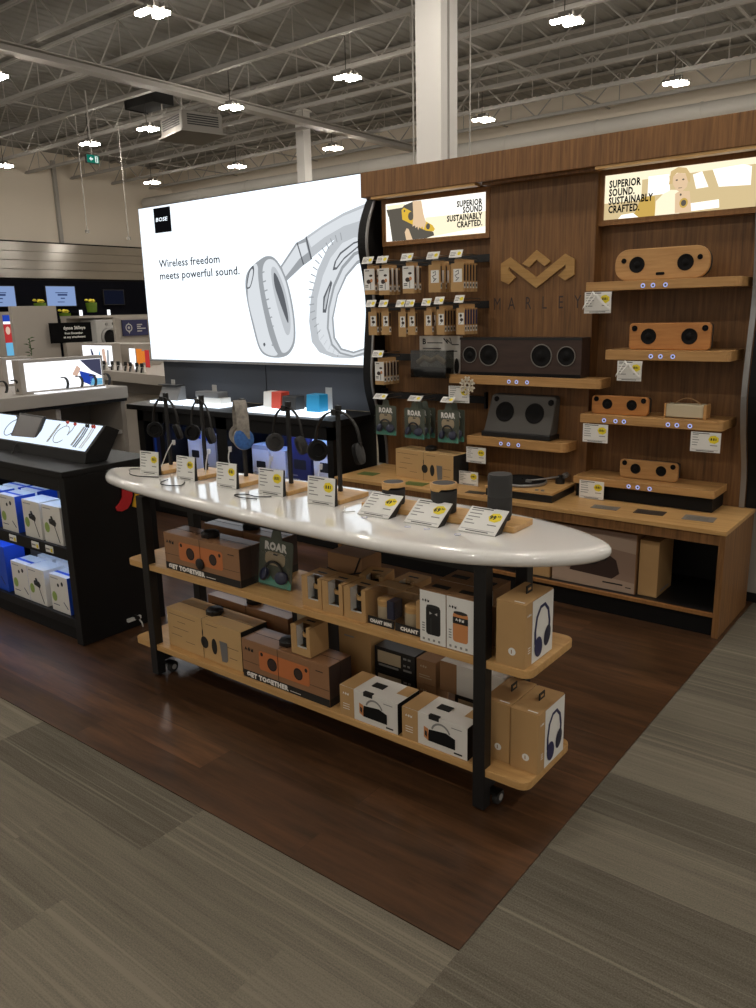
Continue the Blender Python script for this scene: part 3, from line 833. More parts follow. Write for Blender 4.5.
lay('e_white', [(-2.553, 1.941), (-2.643, 1.912), (-2.738, 1.837), (-2.822, 1.713), (-2.872, 1.561), (-2.863, 1.425), (-2.803, 1.350), (-2.696, 1.328), (-2.553, 1.365)], 8, cm=False)
lay('e_g4', [(-2.961, 1.706), (-2.884, 1.82), (-2.872, 1.80), (-2.905, 1.72), (-2.941, 1.598), (-2.973, 1.599)], 7, cm=False)
lay('e_g2', [(-2.945, 1.70), (-2.895, 1.785), (-2.915, 1.715), (-2.948, 1.62), (-2.96, 1.625)], 8, cm=False)
mb.build('printed_headphones', parent=bill)
MB('silver').box(-5.03, -2.54, 2.885, 2.90, 1.218, 1.232).build('lightbox_sill', parent=Bd)
bk = P('slate_back_wall', (62, 66, 74), 0.6)
for (xa, xb) in ((-4.93, -3.655), (-3.645, -2.54)):
    MB(bk).box(xa, xb, 2.955, 3.0, 0.905, 1.222).build('back_panel', parent=Bd)
ctop = MB('blackcab').prism([(-4.78, 2.43), (-2.525, 2.585 - 0.135), (-2.525, 2.97), (-4.95, 2.97)], 'z', 0.858, 0.90).build('counter_top', parent=Bd, bevel=0.003)
# carcass with two open lit bays
mb = MB('blackcab')
mb.box(-4.70, -2.545, 2.47, 2.50, 0.765, 0.857)      # top rail
mb.box(-4.70, -2.545, 2.47, 2.94, 0.005, 0.36)       # plinth
mb.box(-2.60, -2.545, 2.47, 2.94, 0.36, 0.857)       # end
mb.box(-4.70, -4.62, 2.47, 2.94, 0.36, 0.857)
mb.box(-3.72, -3.60, 2.47, 2.94, 0.36, 0.857)        # divider
mb.box(-4.42, -4.36, 2.47, 2.94, 0.36, 0.857)
car = mb.build('carcass', parent=Bd)
MB('navydark').box(-4.62, -2.60, 2.90, 2.94, 0.36, 0.857).build('bay_back', parent=car)
for (xa, xb) in ((-4.34, -3.74), (-3.58, -2.62)):
    MB('e_led').box(xa, xb, 2.515, 2.53, 0.845, 0.855).build('bay_light', parent=car)
    MB('midgrey').box(xa, xb, 2.463, 2.469, 0.325, 0.35).build('price_rail', parent=car)
for (xa, xb, ya, yb) in ((-4.66, -4.25, 2.58, 2.80), (-4.23, -3.80, 2.58, 2.82), (-3.50, -2.74, 2.53, 2.84)):
    MB('e_pad').box(xa, xb, ya, yb, 0.901, 0.918).build('lit_pad', parent=Bd)

# ------------------------------------------------------------------ white surfboard-shaped display table
T = thing('display_table', 'long white surfboard-shaped display table on black legs with two bamboo shelves', 'table', (0, 0, 0))
ol = [(-2.44, 0.70), (-2.33, 0.61), (-2.20, 0.570), (-1.967, 0.530), (-1.54, 0.487), (-1.158, 0.460), (-0.755, 0.450), (-0.526, 0.458), (-0.334, 0.484), (-0.22, 0.524), (-0.10, 0.592), (0.0, 0.69), (0.04, 0.79),
      (0.01, 0.85), (-0.08, 0.91), (-0.214, 0.965), (-0.412, 1.005), (-0.75, 1.027), (-1.26, 1.030), (-1.76, 0.995), (-2.1, 0.93), (-2.33, 0.84), (-2.43, 0.77)]
c2 = [(p.x, p.y) for p in catmull(ol, True, 5)]
cx = sum(p[0] for p in c2) / len(c2); cy = sum(p[1] for p in c2) / len(c2)
def ins(d):
    out = []
    n = len(c2)
    for i, p in enumerate(c2):
        a, b = V(c2[i - 1]), V(c2[(i + 1) % n]); t = (b - a).normalized()
        out.append((p[0] - t.y * d, p[1] + t.x * d))
    return out
rings = [(0.036, 0.846), (0.026, 0.846), (0.010, 0.850), (0.002, 0.859), (0.0, 0.869), (0.002, 0.879), (0.010, 0.888), (0.020, 0.8905), (0.034, 0.8918), (0.042, 0.892)]
mb = MB('white'); vs = []; fs = []; n = len(c2)
for d, z in rings: vs += [(a, b, z) for a, b in ins(d)]
for k in range(len(rings) - 1):
    for i in range(n): fs.append((k * n + i, k * n + (i + 1) % n, (k + 1) * n + (i + 1) % n, (k + 1) * n + i))
fs += [tuple(range(n))[::-1], tuple(range((len(rings) - 1) * n, len(rings) * n))]
mb.add(vs, fs); mb.build('tabletop', parent=T, smooth=50)
for (xa, ya) in ((-1.985, 0.527), (-0.281, 0.527), (-1.985, 0.795), (-0.281, 0.795)):
    l = MB('black').box(xa, xa + 0.044, ya, ya + 0.042, 0.012, 0.846).build('leg', parent=T, bevel=0.002)
    mb = MB('darkgrey'); c = (xa + 0.046, ya + 0.064)
    mb.lathe([(0.022, -0.011), (0.027, -0.006), (0.027, 0.006), (0.022, 0.011)], (c[0] + 0.008, c[1] + 0.01, 0.0315), 'x', 16)
    mb.use('greyplastic'); mb.lathe([(0.012, -0.0125), (0.012, 0.0125)], (c[0] + 0.008, c[1] + 0.01, 0.0315), 'x', 10)
    mb.use('black'); mb.box(c[0] - 0.022, c[0] + 0.024, c[1] - 0.022, c[1] + 0.018, 0.05, 0.058)
    mb.build('caster', parent=l)
for xa in (-1.985, -0.275):
    MB('black').box(xa, xa + 0.03, 0.569, 0.795, 0.065, 0.095).build('foot_rail', parent=T)
mb = MB('black'); mb.box(-1.945, -0.285, 0.62, 0.64, 0.785, 0.846); mb.box(-1.945, -0.285, 0.80, 0.82, 0.785, 0.846)
mb.build('apron', parent=T)
for z in (0.132, 0.512):
    p = rrect(-2.11, -0.088, 0.533, 0.858, 0.035)
    sh = MB('ply').prism(p, 'z', z, z + 0.027).build('shelf', parent=T, bevel=0.002)
    MB('black').box(-1.945, -0.285, 0.60, 0.62, z - 0.035, z).build('shelf_rail', parent=sh)
mb = MB('black'); mb.box(-1.3, -0.6, 0.70, 0.84, 0.02, 0.092); mb.box(-1.945, -0.285, 0.76, 0.79, 0.062, 0.092)
mb.build('under_shelf_tray', parent=T)

# ------------------------------------------------------------------ black display cabinet on the left
K = thing('display_cabinet', 'black open display cabinet with two lit shelves of white boxes', 'cabinet', (0, 0, 0))
KL = -3.95
mb = MB('blackcab'); mb.prism([(KL, 0.475), (-2.538, 0.475), (-2.538, 1.0), (KL, 1.0)], 'z', 0.865, 0.895)
mb.build('top', parent=K, bevel=0.003)
MB('blackcab').box(-2.598, -2.542, 0.485, 0.985, 0.005, 0.865).build('side_panel', parent=K, bevel=0.003)
MB('blackcab').box(KL, KL + 0.05, 0.485, 0.985, 0.005, 0.865).build('side_panel', parent=K)
MB('blackcab').box(KL + 0.05, -2.585, 0.487, 0.51, 0.795, 0.865).build('top_rail', parent=K)
MB('midgrey').box(KL + 0.05, -2.585, 0.97, 0.985, 0.005, 0.865).build('back_panel', parent=K)
sh = MB('blackcab').box(KL + 0.05, -2.585, 0.50, 0.97, 0.475, 0.497).build('shelf', parent=K)
MB('blackcab').box(KL + 0.05, -2.585, 0.487, 0.50, 0.445, 0.505).build('shelf_lip', parent=sh)
sh2 = MB('blackcab').box(KL + 0.05, -2.585, 0.50, 0.97, 0.108, 0.125).build('shelf', parent=K)
MB('blackcab').box(KL + 0.05, -2.585, 0.487, 0.50, 0.09, 0.135).build('shelf_lip', parent=sh2)
MB('blackmatte').box(KL + 0.05, -2.585, 0.515, 0.53, 0.005, 0.107).build('kick_board', parent=K)
MB('e_led2').box(KL + 0.07, -2.60, 0.515, 0.53, 0.85, 0.862).build('bay_light', parent=K)
MB('e_led2').box(KL + 0.07, -2.60, 0.508, 0.516, 0.462, 0.472).build('bay_light', parent=K)
mb = MB('black'); mb.tube([(-2.541, 0.79, 0.063), (-2.51, 0.79, 0.063)], 0.012, 8); mb.use('cablewhite')
mb.box(-2.541, -2.525, 0.74, 0.82, 0.05, 0.066); mb.tube([(-2.52, 0.80, 0.055), (-2.51, 0.81, 0.03), (-2.512, 0.815, 0.007)], 0.004, 6)
mb.build('power_plug', parent=K)
# sloped lit tray on top of the cabinet
R = thing('lit_tray', 'sloped black tray with a glowing white surface for earphones', 'display tray', (0, 0, 0))
prof = [(0.690, 0.8965), (0.705, 0.948), (0.832, 1.072), (0.905, 1.038), (0.815, 0.8965)]
o = MB('blackcab').prism(prof, 'x', KL + 0.1, -2.62).build('tray_body', parent=R)
d = V((0, 0.832 - 0.705, 1.072 - 0.948)).normalized(); nn = V((0, -d.z, d.y))
def tr(x, u, h=0.0):
    return V((x, 0.705, 0.948)) + d * u + nn * h
mb = MB('e_tray'); mb.poly([tr(KL + 0.12, 0.008, 0.001), tr(-2.64, 0.008, 0.001), tr(-2.64, 0.170, 0.001), tr(KL + 0.12, 0.170, 0.001)])
mb.build('lit_surface', parent=R)
for xx in (-3.02, -2.79):
    MB('greyplastic').obox(tr(xx, 0.03, 0.001), (0.012, 0, 0), d * 0.12, nn * 0.004).build('product_rail', parent=R)
# ------------------------------------------------------------------ speakers on the wall shelves
def driver(parent, x, z, r, y, name='woofer', ring=None):
    mb = MB('cone'); 
    mb.lathe([(r, 0.004), (r, -0.002), (r * 0.93, -0.004), (r * 0.80, -0.0015), (r * 0.42, -0.0008), (r * 0.36, -0.004), (0.0005, -0.006)], (x, y, z), 'y', 24)
    o = mb.build(name, parent=parent, smooth=50)
    if ring:
        m2 = MB(ring); m2.lathe([(r * 1.0, 0.001), (r * 1.0, -0.005), (r * 1.09, -0.005), (r * 1.09, 0.001)], (x, y, z), 'y', 28)
        m2.build('trim_ring', parent=o, smooth=50)
    return o

def wood_speaker(label, x0, x1, z, h, y, rad, mat, rw, wz, xw, rt, xt, tz, depth=0.065, slot=False, rz=0.0):
    r = thing('wooden_speaker', label, 'speaker', ((x0 + x1) / 2, y, z + 0.001), rz, 'bamboo-fronted speakers on the wall shelves')
    w = x1 - x0
    MB(mat).prism(rrect(-w / 2, w / 2, 0, h, rad, 6), 'y', 0, 0.022).build('front_baffle', parent=r, bevel=0.004, smooth=40)
    MB('charcoal').prism(rrect(-w / 2 + 0.006, w / 2 - 0.006, 0.004, h - 0.006, max(0.01, rad - 0.006), 6), 'y', 0.022, depth).build('cabinet', parent=r, smooth=40)
    for s in (-1, 1):
        driver(r, s * xw * w / 2, wz * h, rw, 0.0)
        driver(r, s * xt * w / 2, tz * h, rt, 0.0, 'tweeter')
    if slot:
        MB('cone').prism(rrect(-0.022, 0.022, 0.022, 0.036, 0.006), 'y', -0.002, 0.004).build('control_slot', parent=r)
    return r
wood_speaker('large pill-shaped bamboo speaker on the topmost shelf under the right lit sign', -0.747, -0.271, 1.722, 0.155, 2.70, 0.068, 'spk', 0.040, 0.5, 0.51, 0.013, 0.80, 0.64, slot=True)
wood_speaker('bamboo speaker with rounded corners alone on the second shelf down', -0.653, -0.241, 1.373, 0.135, 2.70, 0.022, 'spkred', 0.040, 0.5, 0.50, 0.015, 0.86, 0.80)
wood_speaker('small bamboo speaker beside the little cream radio', -0.843, -0.529, 1.026, 0.10, 2.70, 0.022, 'spkred', 0.028, 0.55, 0.43, 0.014, 0.83, 0.80)
wood_speaker('small pale bamboo speaker on the low shelf with a black plinth', -0.690, -0.375, 0.672, 0.104, 2.765, 0.022, 'spk', 0.028, 0.53, 0.44, 0.014, 0.83, 0.80, rz=0.02)

r = thing('portable_radio', 'little cream cloth speaker with wooden ends and an arched leather strap', 'speaker', (-0.342, 2.71, 1.027))
MB('radio').prism(rrect(-0.098, 0.090, 0.004, 0.072, 0.006), 'y', 0, 0.07).build('grille', parent=r, bevel=0.004)
MB('spk').prism(rrect(0.090, 0.106, 0.0, 0.074, 0.006), 'y', -0.003, 0.073).build('end_cap', parent=r, bevel=0.003)
MB('spk').prism(rrect(-0.106, -0.098, 0.0, 0.074, 0.003), 'y', -0.003, 0.073).build('end_cap', parent=r)
MB('leather').strap([(-0.075 + 0.15 * i / 12, 0.035, 0.066 + 0.036 * math.sin(PI * i / 12)) for i in range(13)], 0.014, 0.003, (0, 1, 0)).build('handle', parent=r)

# wide walnut sound box
r = thing('sound_box', 'wide dark brown sound box with four ringed drivers', 'speaker', (-1.288, 2.672, 1.217))
MB('walnutbox').box(-0.388, 0.388, 0, 0.12, 0.0, 0.218).build('cabinet', parent=r, bevel=0.005)
MB('cone').box(-0.385, 0.385, -0.004, 0.0, 0.0, 0.018).build('foot_bar', parent=r)
mb = MB('black'); mb.box(-0.389, 0.389, -0.002, 0.005, 0.205, 0.2185); mb.build('top_trim', parent=r)
for x, rr in ((-0.318, 0.044), (-0.190, 0.058), (0.150, 0.060), (0.300, 0.050)):
    driver(r, x, 0.118, rr, -0.001, 'driver', 'chrome')
# charcoal boombox
r = thing('boombox', 'charcoal boombox with a leaning face and slanted ends', 'speaker', (-1.305, 2.685, 0.851))
def lean(p): return [(a, 0.0 + 0.18 * b, b) for a, b in p]
fr = [(-0.215, 0.028), (0.222, 0.028), (0.235, 0.235), (0.222, 0.252), (-0.165, 0.252), (-0.185, 0.24)]
mb = MB('boomface'); n = len(fr)
vs = [(a, 0.22 * b, b) for a, b in fr] + [(a, 0.11, b) for a, b in fr]
mb.add(vs, [tuple(range(n)), tuple(range(n, 2 * n))[::-1]] + [(i, i + n, (i + 1) % n + n, (i + 1) % n) for i in range(n)])
mb.build('cabinet', parent=r, bevel=0.006)
MB('black').box(-0.225, 0.228, -0.004, 0.12, 0.0, 0.030).build('base', parent=r, bevel=0.004)
for x, z, rr, nm in ((-0.085, 0.15, 0.060, 'woofer'), (0.110, 0.15, 0.060, 'woofer'), (-0.150, 0.222, 0.016, 'tweeter'), (0.205, 0.215, 0.018, 'tweeter')):
    mb = MB('cone'); mb.lathe([(rr, 0.008), (rr, -0.003), (rr * 0.93, -0.005), (rr * 0.80, -0.0025), (rr * 0.42, -0.002), (rr * 0.36, -0.005), (0.0005, -0.007)], (0, 0, 0), 'y', 24)
    o = mb.build(nm, parent=r, loc=(x, 0.22 * z, z), rot=(-0.217, 0, 0), smooth=50)

# turntable
r = thing('turntable', 'record turntable with bamboo top, black body and silver tonearm', 'turntable', (-1.155, 2.605, 0.551), 0.04)
MB('black').box(-0.205, 0.205, -0.16, 0.16, 0.0, 0.042).build('plinth', parent=r, bevel=0.004)
MB('ply').box(-0.208, 0.208, -0.163, 0.163, 0.042, 0.056).build('top_board', parent=r, bevel=0.003)
pl = MB('silver').lathe([(0.138, 0.058), (0.142, 0.062), (0.142, 0.070), (0.138, 0.074)], (-0.055, 0.01, 0), 'z', 36).build('platter', parent=r, smooth=40)
MB('cone').lathe([(0.136, 0.0745), (0.136, 0.078), (0.004, 0.078), (0.004, 0.084), (0.0005, 0.084)], (-0.055, 0.01, 0), 'z', 36).build('slip_mat', parent=pl)
mb = MB('black'); mb.lathe([(0.026, 0.056), (0.026, 0.085), (0.014, 0.09), (0.014, 0.105), (0.0005, 0.105)], (0.14, 0.10, 0), 'z', 18)
ta = mb.build('tonearm_base', parent=r, smooth=40)
mb = MB('silver'); mb.tube([(0.16, 0.135, 0.098), (0.12, 0.06, 0.097), (0.07, -0.01, 0.094), (0.02, -0.05, 0.090)], 0.005, 8); mb.box(0.0, 0.03, -0.065, -0.045, 0.080, 0.094)
mb.build('tonearm', parent=ta)
MB('silver').lathe([(0.016, 0), (0.016, 0.035)], (0.155, 0.125, 0.098), 'y', 14).build('counterweight', parent=ta)
mb = MB('silver')
for xx in (0.10, 0.135): mb.lathe([(0.010, 0.056), (0.010, 0.062)], (xx, -0.13, 0), 'z', 12)
mb.build('knob', parent=r)

# ------------------------------------------------------------------ price cards
def price_face(mb, w, h, y, price=None, logo=True, seed=0, O=V((0, 0, 0)), U=V((1, 0, 0)), Wd=V((0, 0, 1)), Nn=V((0, -1, 0))):
    """printed side of a price card: ruled specification lines, a yellow price blob"""
    rnd = random.Random(seed)
    def rc(m, a, b, c, dd, k):
        mb.use(m); q = O + Nn * k
        mb.poly([q + U * a + Wd * c, q + U * b + Wd * c, q + U * b + Wd * dd, q + U * a + Wd * dd])
    for i in range(5):
        z = h * (0.84 - 0.13 * i)
        rc('inkgrey', -0.44 * w, -0.44 * w + w * rnd.uniform(0.16, 0.34), z, z + h * 0.035, 0.0006)
    rc('ink', -0.44 * w, 0.12 * w, h * 0.92, h * 0.955, 0.0006)
    rc('inkgrey', 0.16 * w, 0.40 * w, h * 0.34, h * 0.38, 0.0006)
    rc('inklight', -0.44 * w, 0.44 * w, h * 0.10, h * 0.13, 0.0006)
    rc('ink', -0.30 * w, 0.30 * w, h * 0.045, h * 0.075, 0.0006)
    mb.use('yellow'); c = O + Nn * 0.0009 + U * (0.27 * w) + Wd * (0.66 * h)
    k = 14; pts = []
    for i in range(k):
        a = 2 * PI * i / k; rr = (0.165 if i % 2 else 0.15) * w
        pts.append(c + U * (rr * 1.1 * math.cos(a)) + Wd * (rr * 0.9 * math.sin(a)))
    mb.poly(pts)
    mb.use('ink')
    if price:
        mb.text(price[0], c + Nn * 0.0004 - U * (0.145 * w) - Wd * (0.075 * h), 0.15 * h, U, Wd, bold=0.05, fit=0.17 * w)
        mb.text(price[1], c + Nn * 0.0004 + U * (0.04 * w) + Wd * (0.015 * h), 0.075 * h, U, Wd, bold=0.03, fit=0.085 * w)
    else:
        q = c + Nn * 0.0004
        for dx, ww in ((-0.10, 0.05), (-0.02, 0.05), (0.06, 0.03)):
            mb.poly([q + U * (dx * w) - Wd * (0.05 * h), q + U * ((dx + ww) * w) - Wd * (0.05 * h), q + U * ((dx + ww) * w) + Wd * (0.07 * h), q + U * (dx * w) + Wd * (0.07 * h)])

def price_tag(label, x0, x1, z0, z1, y, seed, torn=False, price=None, group='price tags below the wall shelves'):
    w, h = x1 - x0, z1 - z0
    r = thing('price_tag', label, 'price tag', ((x0 + x1) / 2, y, z0), 0, group)
    MB('paper').box(-w / 2, w / 2, 0, 0.002, 0, h).build('card', parent=r)
    mb = MB('ink'); price_face(mb, w, h, 0, price, True, seed); mb.build('printed_face', parent=r)
    if torn:
        mb = MB('paper'); p = [(-w / 2 - 0.004, -0.008, h * 0.25), (-w * 0.15, -0.018, h * 1.0), (w * 0.15, -0.014, h * 0.55), (w * 0.5, -0.008, h * 0.2), (w / 2 + 0.003, -0.006, h * 0.95)]
        mb.strap(p, 0.012, 0.0012, (0, 0.4, 1)); mb.use('paper'); mb.strap([(-w * 0.35, -0.012, h * 0.35), (0.0, -0.02, h * 0.88), (w * 0.38, -0.012, h * 0.3)], 0.012, 0.001, (0, 0.3, 1))
        mb.build('crumpled_sleeve', parent=r)
    return r
price_tag('price tag with crumpled clear sleeve hanging under the topmost shelf', -0.882, -0.735, 1.563, 1.672, 2.642, 1, True)
price_tag('price tag below the shelf of the round-cornered bamboo speaker', -0.685, -0.555, 1.215, 1.318, 2.642, 2, True)
price_tag('price tag under the small bamboo speaker, beside the radio shelf corner', -0.862, -0.720, 0.876, 0.976, 2.642, 3)
price_tag('price tag hanging under the little cream cloth speaker', -0.285, -0.140, 0.874, 0.974, 2.642, 4)
price_tag('price tag leaning on the black plinth of the lowest shelf', -0.878, -0.735, 0.553, 0.655, 2.660, 5)
price_tag('price tag under the sound box shelf, beside the snowflake', -1.739, -1.592, 1.048, 1.148, 2.642, 6)
price_tag('price tag hanging under the charcoal boombox shelf', -1.611, -1.475, 0.688, 0.783, 2.642, 7)
price_tag('price tag standing on the wooden base left of the turntable', -1.637, -1.502, 0.553, 0.638, 2.600, 8)
# snowflake
r = MB('glitter'); c = V((-1.603, 2.636, 1.155)); R0 = 0.047
for i in range(6):
    a = PI / 6 + i * PI / 3; ux, uz = math.cos(a), math.sin(a)
    r.strap([c + V((ux * 0.01, 0, uz * 0.01)), c + V((ux * R0, 0, uz * R0))], 0.009, 0.006, (-uz, 0, ux))
    for t in (0.55, 0.82):
        for sgn in (-1, 1):
            b = a + sgn * 0.9; L = 0.02
            p = c + V((ux * R0 * t, 0, uz * R0 * t)); r.strap([p, p + V((math.cos(b) * L, 0, math.sin(b) * L))], 0.010, 0.006, (-math.sin(b), 0, math.cos(b)))
    for s2 in (1,):
        a2 = a + PI / 6; p = c + V((math.cos(a2) * 0.016, 0, math.sin(a2) * 0.016)); r.lathe([(0.006, -0.003), (0.006, 0.003)], p, 'y', 8)
tag(r.build('snowflake_ornament'), 'cream glittery snowflake ornament stuck on a shelf edge', 'ornament')

# product cards lying on the wooden base
for i, (x, y, wd, dp, m, lb) in enumerate([(-2.32, 2.56, 0.13, 0.09, 'plategreen', 'green product card lying at the far end of the wooden base'),
        (-1.875, 2.47, 0.15, 0.09, 'plategreen', 'dull green product card lying before the kraft headphone box'),
        (-1.43, 2.46, 0.12, 0.06, 'platedark', 'dark product card lying in front of the turntable'),
        (-0.665, 2.52, 0.14, 0.075, 'plategrey', 'pale grey product card lying on the base next to the turntable'),
        (-0.435, 2.545, 0.15, 0.09, 'platedark', 'dark brown product card lying before the black plinth'),
        (-0.19, 2.555, 0.15, 0.10, 'plategrey', 'grey product card lying near the open end of the base')]):
    mb = MB(m); mb.box(-wd / 2, wd / 2, -dp / 2, dp / 2, 0, 0.002); mb.use('ink')
    for k in range(3): mb.flat([(-wd * 0.4, -dp * 0.3 + k * dp * 0.2), (wd * 0.3, -dp * 0.3 + k * dp * 0.2), (wd * 0.3, -dp * 0.26 + k * dp * 0.2), (-wd * 0.4, -dp * 0.26 + k * dp * 0.2)], 'z', 0.0023)
    tag(mb.build('product_card', loc=(x, y, 0.5505), rot=(0, 0, 0.08)), lb, 'card', 'product cards on the wooden base')

# ------------------------------------------------------------------ hooks with hanging boxes
def hook_tag(label, x, z, y, L=0.24, w=0.085, h=0.048, tilt=0.5):
    """wire peg hook with a flip price tag on its tip"""
    r = thing('peg_hook', label, 'hook', (x, y, z), 0, 'peg hooks of the hanging rack')
    mb = MB('steel'); mb.tube([(0, 0.005, 0.0), (0, L, 0.0)], 0.0028, 6); mb.tube([(0, 0.0, 0.028), (0, L, 0.028)], 0.0025, 6)
    mb.build('wire', parent=r)
    cz, sz = math.cos(tilt), math.sin(tilt)
    mb = MB('paper'); O = V((0, -0.004 - 0.0, 0.004)); Wd = V((0, sz, cz)); Nn = V((0, -cz, sz)); U = V((1, 0, 0))
    mb.obox(O - U * (w / 2), U * w, Wd * h, Nn * 0.0015)
    mb.use('inkgrey')
    q = O + Nn * 0.0022
    for k in range(3): mb.poly([q - U * (w * 0.42) + Wd * (h * (0.25 + 0.2 * k)), q - U * (w * 0.05) + Wd * (h * (0.25 + 0.2 * k)), q - U * (w * 0.05) + Wd * (h * (0.33 + 0.2 * k)), q - U * (w * 0.42) + Wd * (h * (0.33 + 0.2 * k))])
    mb.use('yellow'); c = q + U * (w * 0.26) + Wd * (h * 0.5) + Nn * 0.0003
    mb.poly([c + U * (0.013 * math.cos(i * PI / 5)) + Wd * (0.012 * math.sin(i * PI / 5)) for i in range(10)])
    mb.build('price_flag', parent=r)
    return r

def hang_box(label, w, h, d, style, group):
    r = thing('hanging_box', label, 'boxed earphones', (0, 0, 0), 0, group)
    mb = MB('kraft'); mb.box(-w / 2, w / 2, 0, d, -h, 0)
    mb.use('ink'); mb.rect(-0.010, 0.010, 0.002, 0.008, -0.001) if False else None
    mb.build('carton', parent=r)
    f = MB('paper'); y = -0.0008
    if style == 'bud':
        f.rect(-w / 2, w / 2, -h * 0.83, 0, y); f.use('brownprint'); f.disc(-0.006, -h * 0.50, w * 0.20, h * 0.085, y - 0.0004); f.disc(0.012, -h * 0.27, w * 0.16, h * 0.045, y - 0.0004)
        f.use('orangelight'); f.disc(0.016, -h * 0.46, w * 0.12, h * 0.07, y - 0.0006); f.use('ink')
        f.rect(0.008, 0.012, -h * 0.80, -h * 0.5, y - 0.0005); f.rect(-w * 0.4, -w * 0.1, -h * 0.66, -h * 0.63, y - 0.0005); f.rect(-w * 0.4, -w * 0.1, -h * 0.72, -h * 0.69, y - 0.0005); f.rect(-w * 0.4, 0, -h * 0.09, -h * 0.06, y - 0.0005)
    elif style == 'cable':
        f.rect(-w * 0.3, w * 0.38, -h * 0.66, -h * 0.2, y); f.use('ink')
        f.tube([(-w * 0.12, y, -h * 0.30), (w * 0.10, y, -h * 0.24), (w * 0.12, y, -h * 0.36), (-w * 0.16, y, -h * 0.42), (-w * 0.05, y, -h * 0.5), (w * 0.16, y, -h * 0.50), (-w * 0.1, y, -h * 0.61)], 0.0022, 5)
    else:
        f.rect(-w * 0.25, w * 0.42, -h * 0.62, -h * 0.18, y); f.use('brownprint')
        f.disc(0.003, -h * 0.28, w * 0.15, h * 0.06, y - 0.0005); f.disc(0.008, -h * 0.44, w * 0.2, h * 0.06, y - 0.0005); f.use('ink'); f.tube([(0, y, -h * 0.3), (0.01, y, -h * 0.5), (-0.006, y, -h * 0.6)], 0.0012, 4)
    f.build('printed_front', parent=r)
    s = MB('brownprint' if style != 'navy' else 'navy'); x = w / 2 + 0.0008
    s.flat([(d * 0.12, -h * 0.62), (d * 0.88, -h * 0.62), (d * 0.88, -h * 0.06), (d * 0.12, -h * 0.06)], 'x', x)
    s.use('cardwhite'); s.flat([(d * 0.1, -h * 0.88), (d * 0.9, -h * 0.88), (d * 0.9, -h * 0.66), (d * 0.1, -h * 0.66)], 'x', x)
    s.use('ink'); s.flat([(d * 0.25, -h * 0.82), (d * 0.75, -h * 0.82), (d * 0.75, -h * 0.72), (d * 0.25, -h * 0.72)], 'x', x + 0.0004)
    s.build('printed_side', parent=r)
    t = MB('kraft'); t.box(-w * 0.3, w * 0.3, d / 2 - 0.0006, d / 2 + 0.0006, 0, 0.022); t.build('hang_tab', parent=r)
    return r

def hang_stack(desc, hook, x, z, w, h, d, style, n, pitch, group, y=2.605):
    hw = min(0.085, w + 0.008) if w < 0.07 else 0.085
    first = None
    for i in range(n):
        lb = desc + ', front one' if i == 0 else '%s, %s back' % (desc, ORD[i])
        if n == 1: lb = desc + ', alone'
        if first is None:
            first = hang_box(lb, w, h, d, style, group); first.location = (x, y, z)
        else:
            dup(first, (x, y + pitch * i, z), label=lb)
    hook_tag(hook, x, z + 0.026, y - 0.02, w=hw)
G1 = 'boxes hanging on the top bar'; G2 = 'boxes hanging on the second bar'
hang_stack('white earphone box on the top bar nearest the billboard', 'wire hook with tag on the top bar nearest the billboard', -2.307, 1.860, 0.084, 0.156, 0.024, 'bud', 2, 0.06, G1)
hang_stack('white earphone box, second stack along the top bar', 'wire hook with tag over the second stack of the top bar', -2.192, 1.858, 0.082, 0.160, 0.024, 'bud', 3, 0.045, G1)
hang_stack('white earphone box in the middle of the top bar', 'wire hook over the white box in the middle of the top bar', -2.004, 1.862, 0.086, 0.160, 0.024, 'bud', 2, 0.05, G1)
hang_stack('kraft cable box with white square, fourth along the top bar', 'wire hook over the kraft cable boxes, fourth along the top bar', -1.814, 1.860, 0.084, 0.158, 0.018, 'cable', 3, 0.055, G1)
hang_stack('kraft cable box nearest the logo panel on the top bar', 'wire hook over the kraft cable boxes nearest the logo panel', -1.655, 1.860, 0.086, 0.160, 0.024, 'cable', 5, 0.033, G1)
hang_stack('slim kraft box at the billboard end of the second bar', 'wire hook over the slim kraft boxes at the billboard end', -2.290, 1.597, 0.066, 0.145, 0.024, 'slim', 4, 0.034, G2)
hang_stack('slim kraft box, second stack along the second bar', 'wire hook with tag over the second stack of the second bar', -2.189, 1.595, 0.058, 0.142, 0.024, 'slim', 1, 0.034, G2)
hang_stack('slim kraft box, third stack along the second bar', 'wire hook with tag over the third stack of the second bar', -2.057, 1.592, 0.056, 0.150, 0.026, 'slim', 1, 0.034, G2)
hang_stack('slim kraft box, fourth stack along the second bar', 'wire hook with tag over the fourth stack of the second bar', -1.986, 1.591, 0.056, 0.138, 0.024, 'slim', 1, 0.03, G2)
hang_stack('slim kraft box in the middle of the second bar', 'wire hook with tag in the middle of the second bar', -1.863, 1.595, 0.056, 0.142, 0.024, 'slim', 2, 0.05, G2)
hang_stack('slim kraft box with dark brown spine on the second bar', 'wire hook over the slim boxes with dark brown spines', -1.772, 1.602, 0.056, 0.148, 0.024, 'slim', 4, 0.032, G2)
hang_stack('slim kraft box with navy spine near the logo panel', 'wire hook over the slim boxes with navy spines', -1.632, 1.607, 0.056, 0.152, 0.024, 'navy', 5, 0.030, G2)
hang_stack('white earphone box low beside the black side fin', 'wire hook over the low stack of white earphone boxes', -2.243, 1.284, 0.072, 0.146, 0.026, 'bud', 5, 0.034, 'boxes hanging low beside the side fin')

